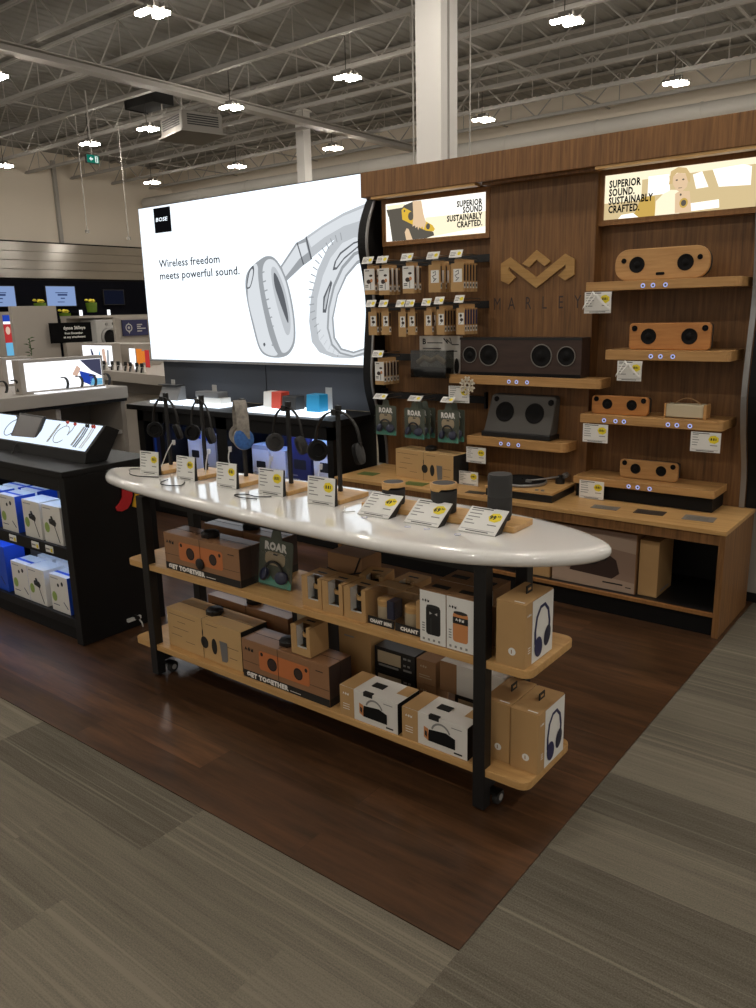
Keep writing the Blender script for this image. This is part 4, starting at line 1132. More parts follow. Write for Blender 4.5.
# clear headset packs and the white pack behind
r = thing('headset_pack', 'clear plastic pack with dark headset parts hanging by the sound box', 'pack', (-1.862, 2.60, 1.195), 0)
MB('smoke').box(-0.13, 0.13, 0, 0.09, 0.0, 0.165).build('clear_case', parent=r)
MB('darkgrey').box(-0.12, 0.12, 0.01, 0.08, 0.004, 0.06).build('insert_tray', parent=r, bevel=0.01)
mb = MB('beigeprint'); mb.tube([(-0.10, 0.04, 0.09), (-0.05, 0.03, 0.12), (0.0, 0.04, 0.10), (0.05, 0.03, 0.125), (0.10, 0.04, 0.09)], 0.018, 8)
mb.build('headset', parent=r, smooth=60)
r = thing('white_pack', 'tall white printed pack hanging behind the clear headset pack', 'pack', (-1.89, 2.775, 1.185), 0)
MB('cardwhite').box(-0.155, 0.155, 0, 0.02, 0, 0.255).build('carton', parent=r)
mb = MB('ink'); mb.text('B', (-0.13, -0.001, 0.205), 0.035, bold=0.03); 
for x0, x1, z in ((-0.095, 0.02, 0.21), (-0.13, 0.01, 0.175), (-0.13, 0.0, 0.16), (0.09, 0.14, 0.20), (0.05, 0.13, 0.16)): mb.rect(x0, x1, z, z + 0.006, -0.001)
mb.tube([(0.03, -0.001, 0.24), (0.06, -0.001, 0.21), (0.05, -0.001, 0.235), (0.09, -0.001, 0.205), (0.075, -0.001, 0.245)], 0.004, 5)
mb.disc(0.125, 0.07, 0.018, 0.05, -0.001)
mb.build('printed_front', parent=r)

# headphone blister packs
def blister(label, group):
    r = thing('headphone_blister_pack', label, 'headphone pack', (0, 0, 0), 0, group)
    w, h = 0.168, 0.195
    p = rrect(-w / 2, w / 2, 0, h, 0.012)
    MB('tealdark').prism(p, 'y', 0.026, 0.030).build('backing_card', parent=r)
    mb = MB('teal'); y = 0.0255
    g = [(-w / 2 + 0.003, 0.004), (w / 2 - 0.003, 0.004)]
    for i in range(12):
        x = w / 2 - 0.003 - i * (w - 0.006) / 11; g.append((x, 0.028 + (0.012 if i % 2 else 0.0) + 0.004 * math.sin(i * 2.1)))
    mb.flat(g, 'y', y)
    mb.use('beigeprint'); mb.flat(rrect(-0.052, 0.048, 0.088, 0.143, 0.02), 'y', y)
    mb.use('inkwhite'); mb.text('ROAR', (0, y, 0.151), 0.030, align='c', bold=0.07, fit=0.112)
    mb.use('ink'); mb.rect(-0.012, 0.010, 0.13, 0.137, y - 0.0005)
    mb.build('printed_card', parent=r)
    mb = MB('darkgrey'); mb.tube([(0.043 * math.cos(a), 0.016, 0.066 + 0.040 * math.sin(a)) for a in [PI * i / 10 for i in range(11)]], 0.0055, 8)
    hp = mb.build('headband', parent=r, smooth=60)
    for s in (-1, 1):
        c = MB('navydark'); c.lathe([(0.020, -0.012), (0.027, -0.006), (0.027, 0.006), (0.018, 0.012)], (0, 0, 0), 'z', 18)
        c.build('ear_cup', parent=r, loc=(s * 0.044, 0.012, 0.050), rot=(1.2, 0, s * 0.5), smooth=50)
    mb = MB('clear'); mb.prism(rrect(-w / 2 + 0.006, w / 2 - 0.006, 0.006, h * 0.74, 0.02), 'y', -0.004, 0.0245); mb.build('clear_shell', parent=r, bevel=0.006)
    mb = MB('tealdark'); mb.prism([(-0.028, h), (0.028, h), (0.02, h + 0.035), (0.006, h + 0.042), (-0.006, h + 0.042), (-0.02, h + 0.035)], 'y', 0.026, 0.029)
    mb.build('hang_tab', parent=r)
    return r
GB = 'headphone packs on the lower hooks'
bl = blister('green grassy headphone pack on the hook nearest the billboard', GB); bl.location = (-2.215, 2.60, 0.808)
dup(bl, (-1.990, 2.60, 0.802), -0.10, label='green grassy headphone pack, front one of the middle stack')
dup(bl, (-1.985, 2.655, 0.800), -0.10, label='green grassy headphone pack, second in the middle stack')
dup(bl, (-1.980, 2.705, 0.798), -0.10, label='green grassy headphone pack, last in the middle stack')
dup(bl, (-1.732, 2.60, 0.796), 0.02, label='green grassy headphone pack, front one next to the boombox shelf', scale=(0.90, 1, 1.04))
dup(bl, (-1.728, 2.66, 0.796), 0.02, label='green grassy headphone pack, rear one next to the boombox shelf', scale=(0.90, 1, 1.04))
hook_tag('wire hook with tag over the headphone pack nearest the billboard', -2.235, 1.045, 2.585, w=0.10, tilt=0.9)
hook_tag('wire hook with tag over the middle stack of headphone packs', -1.96, 1.045, 2.585, w=0.10, tilt=0.9)
hook_tag('wire hook with tag over the headphone packs next to the boombox shelf', -1.718, 1.048, 2.585, w=0.09, tilt=0.9)

# ------------------------------------------------------------------ cartons
def puck_wrap(r, w, d, h, x=0.0, y=0.0, front=None):
    """anti-theft wrap: black puck with wires round the carton"""
    mb = MB('black'); mb.lathe([(0.034, 0.0), (0.038, 0.006), (0.038, 0.018), (0.030, 0.026), (0.016, 0.030), (0.0005, 0.030)], (x, y, h + 0.0015), 'z', 18)
    for i in range(6):
        a = i * PI / 3; mb.box(x + 0.030 * math.cos(a) - 0.006, x + 0.030 * math.cos(a) + 0.006, y + 0.030 * math.sin(a) - 0.006, y + 0.030 * math.sin(a) + 0.006, h + 0.001, h + 0.024)
    e = 0.0022; fy = -d / 2 - e
    mb.tube([(x, y, h + e), (x, fy, h + e), (x, fy, 0.002)], 0.0008, 5); mb.tube([(x, y, h + e), (x, d / 2 + e, h + e), (x, d / 2 + e, 0.002)], 0.0008, 5)
    mb.tube([(x, y, h + e), (w / 2 + e, y, h + e), (w / 2 + e, y, 0.002)], 0.0008, 5); mb.tube([(x, y, h + e), (-w / 2 - e, y, h + e), (-w / 2 - e, y, 0.002)], 0.0008, 5)
    if front: mb.lathe([(0.024, 0), (0.024, -0.008), (0.016, -0.012), (0.0005, -0.012)], (x, fy, front), 'y', 16)
    mb.build('security_wrap', parent=r, smooth=40)

def logo3(mb, x, z, y, s, u=V((1, 0, 0)), vert=V((0, 0, 1)), mat='ink', O=None):
    """tiny three-glyph house mark"""
    mb.use(mat); o = O if O is not None else V((x, y, z))
    def q(a, b): return o + u * (a * s) + vert * (b * s)
    mb.poly([q(0, 0.35), q(0.2, 0.8), q(0.5, 0.4), q(0.5, 0.2), q(0.25, 0.45), q(0.1, 0.2)])
    mb.poly([q(0.65, 0.5), q(0.9, 0.85), q(1.15, 0.5), q(0.9, 0.1)])
    mb.poly([q(1.3, 0.2), q(1.3, 0.8), q(1.5, 0.5), q(1.75, 0.8), q(1.75, 0.2)])

def speaker_carton(label, w, d, h, loc, rz, style, wrapx=0.0, group='speaker cartons on the table shelves', front=None, mat='kraftsheen'):
    r = thing('speaker_carton', label, 'boxed speaker', loc, rz, group)
    mb = MB(mat); mb.box(-w / 2, w / 2, -d / 2, d / 2, 0, h)
    mb.build('carton', parent=r, bevel=0.0015)
    y = -d / 2 - 0.001; mb = MB('ink')
    if style == 'together':
        mb.rect(-w / 2 + 0.003, w / 2, 0.0, h * 0.19, y)
        mb.flat([(-d / 2, 0), (d / 2, 0), (d / 2, h * 0.19), (-d / 2, h * 0.19)], 'x', w / 2 + 0.001)
        mb.use('brownprint'); mb.flat([(-d / 2, h * 0.19), (d / 2, h * 0.19), (d / 2, h * 0.99), (-d / 2, h * 0.99)], 'x', w / 2 + 0.001)
        mb.use('inkwhite'); mb.text('GET TOGETHER', (-w / 2 + 0.022, y - 0.0005, h * 0.04), h * 0.115, bold=0.08, fit=w * 0.50)
        mb.rect(-w / 2 + 0.03 + w * 0.50, -w / 2 + 0.03 + w * 0.62, h * 0.05, h * 0.065, y - 0.0005)
        mb.use('orange'); mb.flat(rrect(-w * 0.29, w * 0.29, h * 0.33, h * 0.82, 0.012), 'y', y - 0.0003)
        mb.use('ink'); mb.disc(-w * 0.135, h * 0.56, h * 0.165, h * 0.165, y - 0.0006); mb.disc(w * 0.165, h * 0.56, h * 0.145, h * 0.15, y - 0.0006); mb.disc(-w * 0.255, h * 0.74, h * 0.045, h * 0.05, y - 0.0006); mb.disc(w * 0.255, h * 0.72, h * 0.045, h * 0.05, y - 0.0006)
        mb.use('brownprint'); mb.disc(-w * 0.135, h * 0.56, h * 0.13, h * 0.13, y - 0.0008); mb.disc(w * 0.165, h * 0.56, h * 0.11, h * 0.115, y - 0.0008)
        logo3(mb, -w / 2 + 0.018, h * 0.68, y - 0.0005, 0.028); mb.rect(w * 0.36, w * 0.44, h * 0.80, h * 0.82, y - 0.0005)
        mb.use('brownprint'); mb.rect(-w / 2, -w * 0.29, h * 0.42, h * 0.43, y - 0.0002); mb.rect(w * 0.29, w / 2, h * 0.40, h * 0.41, y - 0.0002)
    elif style == 'wooden':
        mb.flat([(-d / 2, 0.003), (d / 2, 0.003), (d / 2, h * 0.99), (-d / 2, h * 0.99)], 'x', w / 2 + 0.001)
        mb.use('brownprint')
        for k, (a, b, z) in enumerate([(-0.47, -0.1, 0.86), (-0.35, -0.24, 0.70), (-0.42, -0.2, 0.52), (0.05, 0.2, 0.9), (-0.45, -0.3, 0.33), (0.3, 0.46, 0.5), (0.34, 0.44, 0.25), (-0.25, -0.12, 0.24)]): mb.rect(a * w, b * w, z * h, z * h + 0.002, y)
        mb.use('tanprint'); mb.flat([(-0.05 * w, 0.78 * h), (0.22 * w, 0.60 * h), (0.24 * w, 0.10 * h), (0.02 * w, 0.28 * h)], 'y', y - 0.0003)
        mb.use('midgrey'); mb.flat([(0.22 * w, 0.60 * h), (0.32 * w, 0.60 * h), (0.32 * w, 0.16 * h), (0.30 * w, 0.10 * h), (0.24 * w, 0.09 * h)], 'y', y - 0.0004)
        mb.use('ink'); mb.disc(0.02 * w, 0.42 * h, 0.14 * h, 0.15 * h, y - 0.0006); mb.disc(0.15 * w, 0.40 * h, 0.10 * h, 0.20 * h, y - 0.0006); mb.disc(0.0, 0.66 * h, 0.02 * h, 0.1 * h, y - 0.0006)
    elif style == 'plain':
        mb.rect(-0.45 * w, -0.2 * w, 0.8 * h, 0.82 * h, y)
    mb.build('printed_front', parent=r)
    if wrapx is not None: puck_wrap(r, w, d, h, wrapx, 0.0, front)
    return r
ZU, ZL = 0.5395, 0.1595
sc1 = speaker_carton('brown speaker box with orange speaker picture on the upper table shelf, front one', 0.475, 0.122, 0.162, (-1.605, 0.612, ZU), 0.0, 'together', 0.0, front=0.06)
speaker_carton('matching brown speaker box standing right behind the upper GET TOGETHER box', 0.475, 0.10, 0.162, (-1.572, 0.795, ZU), 0.0, 'together', 0.02)
speaker_carton('tan box picturing a wooden speaker, on the lower table shelf by the end leg', 0.495, 0.145, 0.180, (-1.650, 0.640, ZL), -0.02, 'wooden', 0.0, mat='tanprint')
speaker_carton('long brown box lying behind the tan wooden-speaker box on the lower shelf', 0.52, 0.11, 0.20, (-1.565, 0.800, ZL), -0.02, 'plain', 0.0)
speaker_carton('brown GET TOGETHER speaker box on the lower table shelf', 0.472, 0.128, 0.166, (-1.150, 0.614, ZL), 0.0, 'together', -0.03)
# security-tied stand item between the two lower boxes
b2 = dup(bl, (-1.258, 0.605, ZU + 0.006), 0.10, label='green grassy headphone pack standing on the upper table shelf', group='headphone packs')
b2.rotation_euler = (-0.07, 0.06, 0.10)

def window_box(label, loc, rz=0.0, big=1.0, capm='ply', group='window boxes of small speakers'):
    """kraft box with a clear corner window and a small drum speaker inside"""
    w, d, h = 0.098 * big, 0.105 * big, 0.118 * big
    r = thing('window_box', label, 'boxed speaker', loc, rz, group)
    wx0, wx1, wz0 = -w * 0.06, w * 0.28, h * 0.26; t = 0.0015
    wx0, wx1 = -w * 0.20, w * 0.32
    mb = MB('kraft')
    mb.box(-w / 2, w / 2, d / 2 - t, d / 2, 0, h); mb.box(-w / 2, w / 2, -d / 2, d / 2, 0, t)
    mb.box(-w / 2, -w / 2 + t, -d / 2, d / 2, t, h); mb.box(w / 2 - t, w / 2, -d / 2, d / 2, t, h)
    mb.box(-w / 2, wx0, -d / 2, -d / 2 + t, t, h); mb.box(wx1, w / 2, -d / 2, -d / 2 + t, t, h); mb.box(wx0, wx1, -d / 2, -d / 2 + t, t, wz0)
    mb.box(-w / 2, wx0, -d / 2, d / 2, h - t, h); mb.box(wx1, w / 2, -d / 2, d / 2, h - t, h); mb.box(wx0, wx1, -d * 0.12, d / 2, h - t, h)
    mb.use('cardwhite'); mb.box(wx0 - 0.002, wx0, -d / 2 + t, -d * 0.12, wz0, h - t); mb.box(wx0, wx1, -d / 2 + t, -d * 0.38, wz0 - 0.002, wz0)
    mb.use('ink'); mb.box(-w * 0.22, w * 0.22, 0.006, d * 0.16, h, h + 0.0006)
    mb.build('carton', parent=r)
    mb = MB('clear'); mb.poly([(wx0, -d / 2 - 0.0002, wz0), (wx1, -d / 2 - 0.0002, wz0), (wx1, -d / 2 - 0.0002, h), (wx0, -d / 2 - 0.0002, h)])
    mb.poly([(wx0, -d / 2, h + 0.0002), (wx1, -d / 2, h + 0.0002), (wx1, -d * 0.12, h + 0.0002), (wx0, -d * 0.12, h + 0.0002)]); mb.build('window', parent=r)
    cx = (wx0 + wx1) / 2 + 0.002
    mb = MB('cone'); mb.lathe([(0.024 * big, 0.012 * big), (0.025 * big, 0.016 * big), (0.025 * big, 0.085 * big)], (cx, -d * 0.10, 0), 'z', 20)
    s_ = mb.build('boxed_speaker', parent=r, smooth=40)
    mb = MB(capm); mb.lathe([(0.026 * big, 0.070 * big), (0.026 * big, 0.084 * big), (0.022 * big, 0.086 * big)], (cx, -d * 0.10, 0), 'z', 20); mb.use('cone'); mb.lathe([(0.0215 * big, 0.0862 * big), (0.0215 * big, 0.087 * big)], (cx, -d * 0.10, 0), 'z', 20)
    mb.build('wood_cap', parent=s_, smooth=40)
    return r
wb = window_box('kraft window box with small speaker inside, first of the row beside the headphone pack', (-0.992, 0.612, ZU))
dup(wb, (-0.889, 0.610, ZU), 0.0, label='kraft window box with small speaker inside, second of the front row')
dup(wb, (-0.783, 0.608, ZU), 0.0, label='kraft window box with small speaker inside, third in front, beside the clear-front box')
dup(wb, (-0.68, 0.76, ZU), 0.0, label='kraft window box standing behind the clear-front boxes')
dup(wb, (-0.83, 0.745, ZU), 0.25, label='kraft window box set askew behind the front row')
dup(wb, (-1.062, 0.612, ZL + 0.1705), 0.0, label='kraft window box standing on the lower GET TOGETHER box')
r = thing('brown_carton', 'taller brown box tied with wire at the back of the upper shelf', 'box', (-0.97, 0.785, ZU), 0.0)
MB('kraftdark').box(-0.085, 0.085, -0.06, 0.06, 0, 0.165).build('carton', parent=r, bevel=0.002)
mb = MB('black'); mb.tube([(-0.087, -0.062, 0.10), (0.0, -0.064, 0.085), (0.087, -0.062, 0.11)], 0.003, 5); mb.tube([(0, -0.063, 0.085), (0, -0.063, 0.0)], 0.0022, 5)
mb.tube([(0.05, -0.063, 0.10), (0.07, -0.063, 0.145), (0.08, -0.062, 0.166)], 0.003, 5); mb.build('tie_wire', parent=r)

def chant_box(label, loc, word, kraft_side, capm):
    w, d, h = 0.112, 0.115, 0.125
    r = thing('clear_front_box', label, 'boxed speaker', loc, 0.0, 'clear-front speaker boxes')
    mb = MB('kraft'); t = 0.002
    mb.box(-w / 2, w / 2, d / 2 - t, d / 2, 0, h); mb.box(-w / 2, w / 2, -d / 2, d / 2, 0, t)
    mb.box(-w / 2, w / 2, 0.0, d / 2, h - t, h)
    if kraft_side: mb.box(w * 0.28, w / 2, -d / 2, d / 2, t, h)
    mb.build('carton', parent=r)
    mb = MB('clear'); mb.box(-w / 2, w * 0.27 if kraft_side else w / 2, -d / 2, -0.001, 0.028, h); mb.build('clear_cover', parent=r)
    mb = MB('ink'); mb.box(-w / 2, w / 2, -d / 2 - 0.001, -d / 2 + 0.002, 0, 0.028); mb.use('inkwhite')
    mb.text(word, (-w * 0.42 if len(word) > 6 else -w * 0.30, -d / 2 - 0.0016, 0.008), 0.012, bold=0.08, fit=w * (0.84 if len(word) > 6 else 0.66)); mb.build('base_label', parent=r)
    mb = MB('beigeprint'); mb.lathe([(0.030, 0.004), (0.032, 0.008), (0.032, 0.072)], (-0.008, -0.012, 0), 'z', 22); s_ = mb.build('boxed_speaker', parent=r, smooth=40)
    mb = MB(capm); mb.lathe([(0.0325, 0.066), (0.0325, 0.086), (0.028, 0.089)], (-0.008, -0.012, 0), 'z', 22); mb.build('wood_cap', parent=s_, smooth=40)
    if not kraft_side:
        mb = MB('navydark'); mb.box(0.022, 0.050, -0.05, 0.0, 0.03, 0.095); mb.build('inner_card', parent=r)
    return r
chant_box('clear-front box lettered CHANT MINI beside the third kraft window box', (-0.674, 0.622, ZU), 'CHANT MINI', False, 'ply')
chant_box('clear-front box lettered CHANT beside the white speaker box', (-0.556, 0.622, ZU), 'CHANT', True, 'ply')

def tall_white(label, loc, can, cap):
    w, d, h = 0.102, 0.114, 0.182
    r = thing('speaker_box', label, 'boxed speaker', loc, 0.0, 'tall white speaker boxes')
    MB('kraftdark').box(-w / 2, w / 2, -d / 2, d / 2, 0, h).build('carton', parent=r, bevel=0.001)
    y = -d / 2 - 0.001; mb = MB('paper'); mb.rect(-w / 2 + 0.001, w / 2 - 0.001, 0.002, h - 0.001, y)
    mb.use(can); mb.flat(rrect(-0.026, 0.030, 0.032, 0.132, 0.01), 'y', y - 0.0004)
    mb.use(cap); mb.rect(-0.026, 0.030, 0.094, 0.116, y - 0.0007) if can != 'ink' else None
    mb.use('darkgrey'); mb.disc(0.002, 0.131, 0.026, 0.006, y - 0.0006)
    if can == 'ink':
        mb.use('inklight'); mb.flat([(-0.012, 0.112), (-0.002, 0.107), (-0.012, 0.102)], 'y', y - 0.0009); mb.flat([(0.018, 0.112), (0.008, 0.107), (0.018, 0.102)], 'y', y - 0.0009)
        mb.use('darkgrey'); mb.flat(rrect(-0.010, -0.004, 0.036, 0.09, 0.002), 'y', y - 0.0008)
    else: logo3(mb, -0.016, 0.099, y - 0.001, 0.018, mat='inkwhite')
    logo3(mb, -w / 2 + 0.010, 0.140, y - 0.0008, 0.016)
    mb.use('inkgrey'); 
    for k in range(4): mb.rect(-w / 2 + 0.010, -w / 2 + 0.020, 0.040 + 0.009 * k, 0.044 + 0.009 * k, y - 0.0009)
    for k in range(4): mb.rect(-w / 2 + 0.012 + 0.02 * k, -w / 2 + 0.020 + 0.02 * k, 0.010, 0.018, y - 0.0008)
    mb.use('inkgrey'); mb.flat([(-d / 2 + 0.01, 0.02), (d / 2 - 0.01, 0.02), (d / 2 - 0.01, 0.03), (-d / 2 + 0.01, 0.03)], 'x', w / 2 + 0.0008)
    mb.build('printed_front', parent=r)
    MB('ink').box(-0.030, 0.030, -0.018, 0.006, h + 0.0002, h + 0.0022).build('top_handle', parent=r)
    return r
tw = tall_white('tall white box picturing a black can speaker, beside the CHANT box', (-0.441, 0.598, ZU), 'ink', 'darkgrey')
tall_white('tall white box picturing a copper can speaker, beside the front leg', (-0.3375, 0.598, ZU), 'orangelight', 'ink')
dup(tw, (-0.441, 0.716, ZU), label='brown-topped speaker box in the second row behind the white can-speaker box')
dup(tw, (-0.337, 0.716, ZU), label='brown-topped speaker box in the second row behind the front leg')
r = thing('brown_carton', 'small brown box with a black strap next to the blue headphone box', 'box', (-0.247, 0.700, ZU), 0.0)
MB('kraftdark').box(-0.034, 0.034, -0.06, 0.055, 0, 0.135).build('carton', parent=r, bevel=0.002)
mb = MB('ink'); mb.box(0.0, 0.022, -0.062, -0.06, 0, 0.137); mb.box(0.0, 0.022, -0.062, 0.055, 0.135, 0.137); mb.box(-0.02, 0.02, -0.01, 0.012, 0.1372, 0.1392); mb.build('strap', parent=r)

def phone_box(label, loc):
    w, d, h = 0.100, 0.188, 0.207
    r = thing('headphone_carton', label, 'boxed headphones', loc, 0.0, 'tan headphone boxes on the table ends')
    MB('kraft').prism(rrect(-w / 2, w / 2, -d / 2, d / 2, 0.006, 3), 'z', 0, h).build('carton', parent=r, smooth=40)
    x = w / 2 + 0.001; mb = MB('paper'); mb.flat([(-d / 2 + 0.045, 0.002), (d / 2 - 0.003, 0.002), (d / 2 - 0.003, h - 0.002), (-d / 2 + 0.045, h - 0.002)], 'x', x)
    c = 0.020; x2 = x + 0.0008
    mb.use('navy'); mb.strap([(x2, c - 0.048, 0.06), (x2, c - 0.050, 0.10), (x2, c - 0.040, 0.145), (x2, c - 0.016, 0.172), (x2, c + 0.012, 0.174), (x2, c + 0.036, 0.150), (x2, c + 0.046, 0.11), (x2, c + 0.044, 0.07)], 0.0006, 0.011, (1, 0, 0))
    mb.use('navydark'); mb.disc(c + 0.032, 0.064, 0.022, 0.034, x2 + 0.0006, 18, 'x', -0.3); mb.use('navy'); mb.disc(c - 0.028, 0.046, 0.026, 0.034, x2 + 0.0009, 18, 'x', 0.2)
    mb.use('inkwhite'); logo3(mb, 0, 0, 0, 0.014, u=V((0, 1, 0)), mat='inkwhite', O=V((x2, -d / 2 + 0.010, h * 0.78)))
    mb.ring(-d / 2 + 0.028, 0.052, 0.011, 0.009, x2, 12, 'x') if False else None
    for k in range(3): mb.flat([(-d / 2 + 0.018, 0.045 + 0.008 * k), (-d / 2 + 0.034, 0.045 + 0.008 * k), (-d / 2 + 0.034, 0.048 + 0.008 * k), (-d / 2 + 0.018, 0.048 + 0.008 * k)], 'x', x2)
    mb.build('printed_side', parent=r)
    mb = MB('inkwhite'); y = -d / 2 - 0.001; mb.disc(0.008, 0.050, 0.0125, 0.0125, y, 18); mb.use('kraftdark'); mb.text('1', (0.005, y - 0.0005, 0.044), 0.012, bold=0.04)
    mb.build('round_seal', parent=r)
    mb = MB('inkwhite'); mb.text('house', (0.0, -d / 2 + 0.02, h + 0.0006), 0.008, (0.7, 0.3, 0), (-0.3, 0.7, 0)) if False else None
    mb.poly([(0.005, -d / 2 + 0.012, h + 0.0006), (0.04, -d / 2 + 0.012, h + 0.0006), (0.04, -d / 2 + 0.018, h + 0.0006), (0.005, -d / 2 + 0.018, h + 0.0006)]); mb.build('printed_top', parent=r)
    mb = MB('ink'); mb.box(0.004, 0.007, -0.004, 0.034, h, h + 0.024); mb.use('kraft'); mb.box(0.0038, 0.0072, 0.005, 0.025, h + 0.008, h + 0.016); mb.build('hang_tab', parent=r)
    return r
pb = phone_box('tan headphone box with blue headphones on its white side, upper shelf end', (-0.160, 0.634, ZU))
dup(pb, (-0.137, 0.695, ZL), label='tan headphone box with blue headphones on its white side, lower shelf end')
dup(pb, (-0.240, 0.700, ZL), label='tan headphone box squeezed between the front leg and the lower blue-headphone box')

def boom_carton(label, loc):
    w, d, h = 0.262, 0.132, 0.118
    r = thing('speaker_carton', label, 'boxed speaker', loc, 0.0, 'white portable speaker cartons')
    mb = MB('cardwhite'); mb.box(-w / 2, w / 2, -d / 2, d / 2, 0, h); mb.build('carton', parent=r, bevel=0.001)
    mb = MB('kraft'); e = 0.0008; xs_ = -w / 2 + 0.066
    mb.rect(-w / 2 - e, xs_, 0.0, h, -d / 2 - e); mb.flat([(-w / 2, -d / 2), (xs_, -d / 2), (xs_, d / 2), (-w / 2, d / 2)], 'z', h + e)
    m2 = MB('kraft'); m2.flat([(w / 2 - 0.05, d / 2 - 0.07), (w / 2, d / 2 - 0.07), (w / 2, d / 2), (w / 2 - 0.05, d / 2)], 'z', h + e); m2.build('corner_flap', parent=r)
    mb.build('kraft_sleeve', parent=r)
    mb = MB('blackmatte'); mb.flat([(-d / 2, 0), (d / 2, 0), (d / 2, h), (-d / 2, h)], 'x', w / 2 + e); mb.build('black_end', parent=r)
    y = -d / 2 - 0.0012; mb = MB('cone'); mb.flat([(-0.025, 0.024), (0.085, 0.024), (0.085, 0.062), (0.05, 0.074), (-0.02, 0.067)], 'y', y)
    mb.use('orangelight'); mb.flat([(-0.040, 0.034), (-0.022, 0.024), (-0.022, 0.068), (-0.040, 0.074)], 'y', y - 0.0004); mb.use('ink'); mb.flat([(-0.036, 0.042), (-0.027, 0.035), (-0.027, 0.056), (-0.036, 0.060)], 'y', y - 0.0007)
    mb.use('inkgrey'); mb.ring(0.028, 0.062, 0.040, 0.033, y - 0.0003, 14, 'y', 0.3, PI - 0.3)
    mb.use('ink'); mb.text('riddim', (0.085, y, 0.008), 0.008, bold=0.03) if False else mb.rect(0.080, 0.112, 0.010, 0.016, y); mb.use('inkgrey'); mb.rect(0.07, 0.11, 0.100, 0.103, y)
    mb.use('inkwhite'); logo3(mb, -w / 2 + 0.014, h * 0.70, y, 0.016, mat='inkwhite'); 
    for k in range(3): mb.rect(-w / 2 + 0.014, -w / 2 + 0.045, h * (0.25 + 0.08 * k), h * (0.27 + 0.08 * k), y)
    mb.build('printed_front', parent=r)
    mb = MB('ink'); mb.box(-0.025, 0.025, -0.012, 0.020, h + 0.001, h + 0.004); mb.build('carry_tab', parent=r)
    mb = MB('ink'); mb.box(-0.02, 0.02, -d / 2 - 0.002, -d / 2 + 0.012, h - 0.012, h + 0.003); mb.build('closing_tab', parent=r)
    return r
bc = boom_carton('white speaker carton picturing a black handled speaker, beside the lower GET TOGETHER box', (-0.722, 0.606, ZL))
dup(bc, (-0.440, 0.607, ZL), label='white speaker carton picturing a black handled speaker, beside the front leg')

# dark and kraft cartons at the back of the lower shelf
def clock_box(label, loc):
    w, d, h = 0.19, 0.085, 0.095
    r = thing('black_carton', label, 'box', loc, 0.0, 'black cartons at the back of the lower shelf')
    MB('black').box(-w / 2, w / 2, -d / 2, d / 2, 0, h).build('carton', parent=r, bevel=0.001)
    y = -d / 2 - 0.001; mb = MB('beigeprint'); mb.rect(-w * 0.42, w * 0.16, h * 0.35, h * 0.86, y); mb.use('inkgrey')
    for a, b, z in ((0.22, 0.30, 0.74), (0.33, 0.40, 0.74), (0.22, 0.28, 0.45), (0.32, 0.38, 0.45), (0.22, 0.42, 0.25), (-0.4, 0.1, 0.2)): mb.rect(a * w, b * w, z * h, z * h + 0.008, y)
    mb.build('printed_front', parent=r); return r
cb = clock_box('black printed box with khaki panel, lowest of its pair behind the white carton', (-0.765, 0.800, ZL))
dup(cb, (-0.765, 0.800, ZL + 0.0965), label='black printed box with khaki panel, on top of its twin')
dup(cb, (-0.40, 0.800, ZL), label='black printed box behind the white carton beside the front leg')
def small_kraft(label, loc):
    w, d, h = 0.085, 0.085, 0.095
    r = thing('kraft_carton', label, 'box', loc, 0.0, 'small kraft cartons on the lower shelf')
    MB('kraftdark').box(-w / 2, w / 2, -d / 2, d / 2, 0, h).build('carton', parent=r, bevel=0.001)
    mb = MB('beigeprint'); y = -d / 2 - 0.001; logo3(mb, -w * 0.3, h * 0.65, y, 0.016, mat='beigeprint'); mb.rect(-w * 0.36, w * 0.3, h * 0.25, h * 0.28, y); mb.rect(-w * 0.36, w * 0.2, h * 0.35, h * 0.38, y)
    mb.build('printed_front', parent=r); return r
sk = small_kraft('small kraft box with pale mark, lower one beside the black printed boxes', (-0.620, 0.800, ZL))
dup(sk, (-0.620, 0.800, ZL + 0.0965), label='small kraft box with pale mark, upper one beside the black printed boxes')
r = thing('white_carton', 'white box with a brown end lying on the black box behind the leg', 'box', (-0.425, 0.800, ZL + 0.0965), 0.0)
MB('cardwhite').box(-0.13, 0.13, -0.045, 0.045, 0, 0.115).build('carton', parent=r, bevel=0.001)
mb = MB('kraftdark'); mb.rect(-0.131, -0.06, 0, 0.115, -0.046); mb.use('orangelight'); mb.flat([(0.02, 0.02), (0.06, 0.015), (0.065, 0.055), (0.03, 0.06)], 'y', -0.046); mb.build('printed_front', parent=r)
r = thing('kraft_board', 'plain tan carton standing at the back of the lower shelf between boxes', 'box', (-0.955, 0.795, ZL), 0.0)
MB('kraft').box(-0.08, 0.08, -0.045, 0.045, 0, 0.25).build('carton', parent=r, bevel=0.002)
mb = MB('inkgrey'); mb.rect(-0.05, -0.0, 0.20, 0.206, -0.046); mb.build('printed_front', parent=r)

r = thing('black_carton', 'black box with a tan picture standing behind the lower speaker boxes', 'box', (-1.20, 0.795, ZL), 0.0)
MB('black').box(-0.09, 0.09, -0.045, 0.045, 0, 0.27).build('carton', parent=r, bevel=0.001)
mb = MB('beigeprint'); mb.flat(rrect(-0.06, 0.0, 0.17, 0.245, 0.015), 'y', -0.046); mb.use('inkwhite'); mb.rect(-0.07, 0.02, 0.135, 0.14, -0.046); mb.build('printed_front', parent=r)

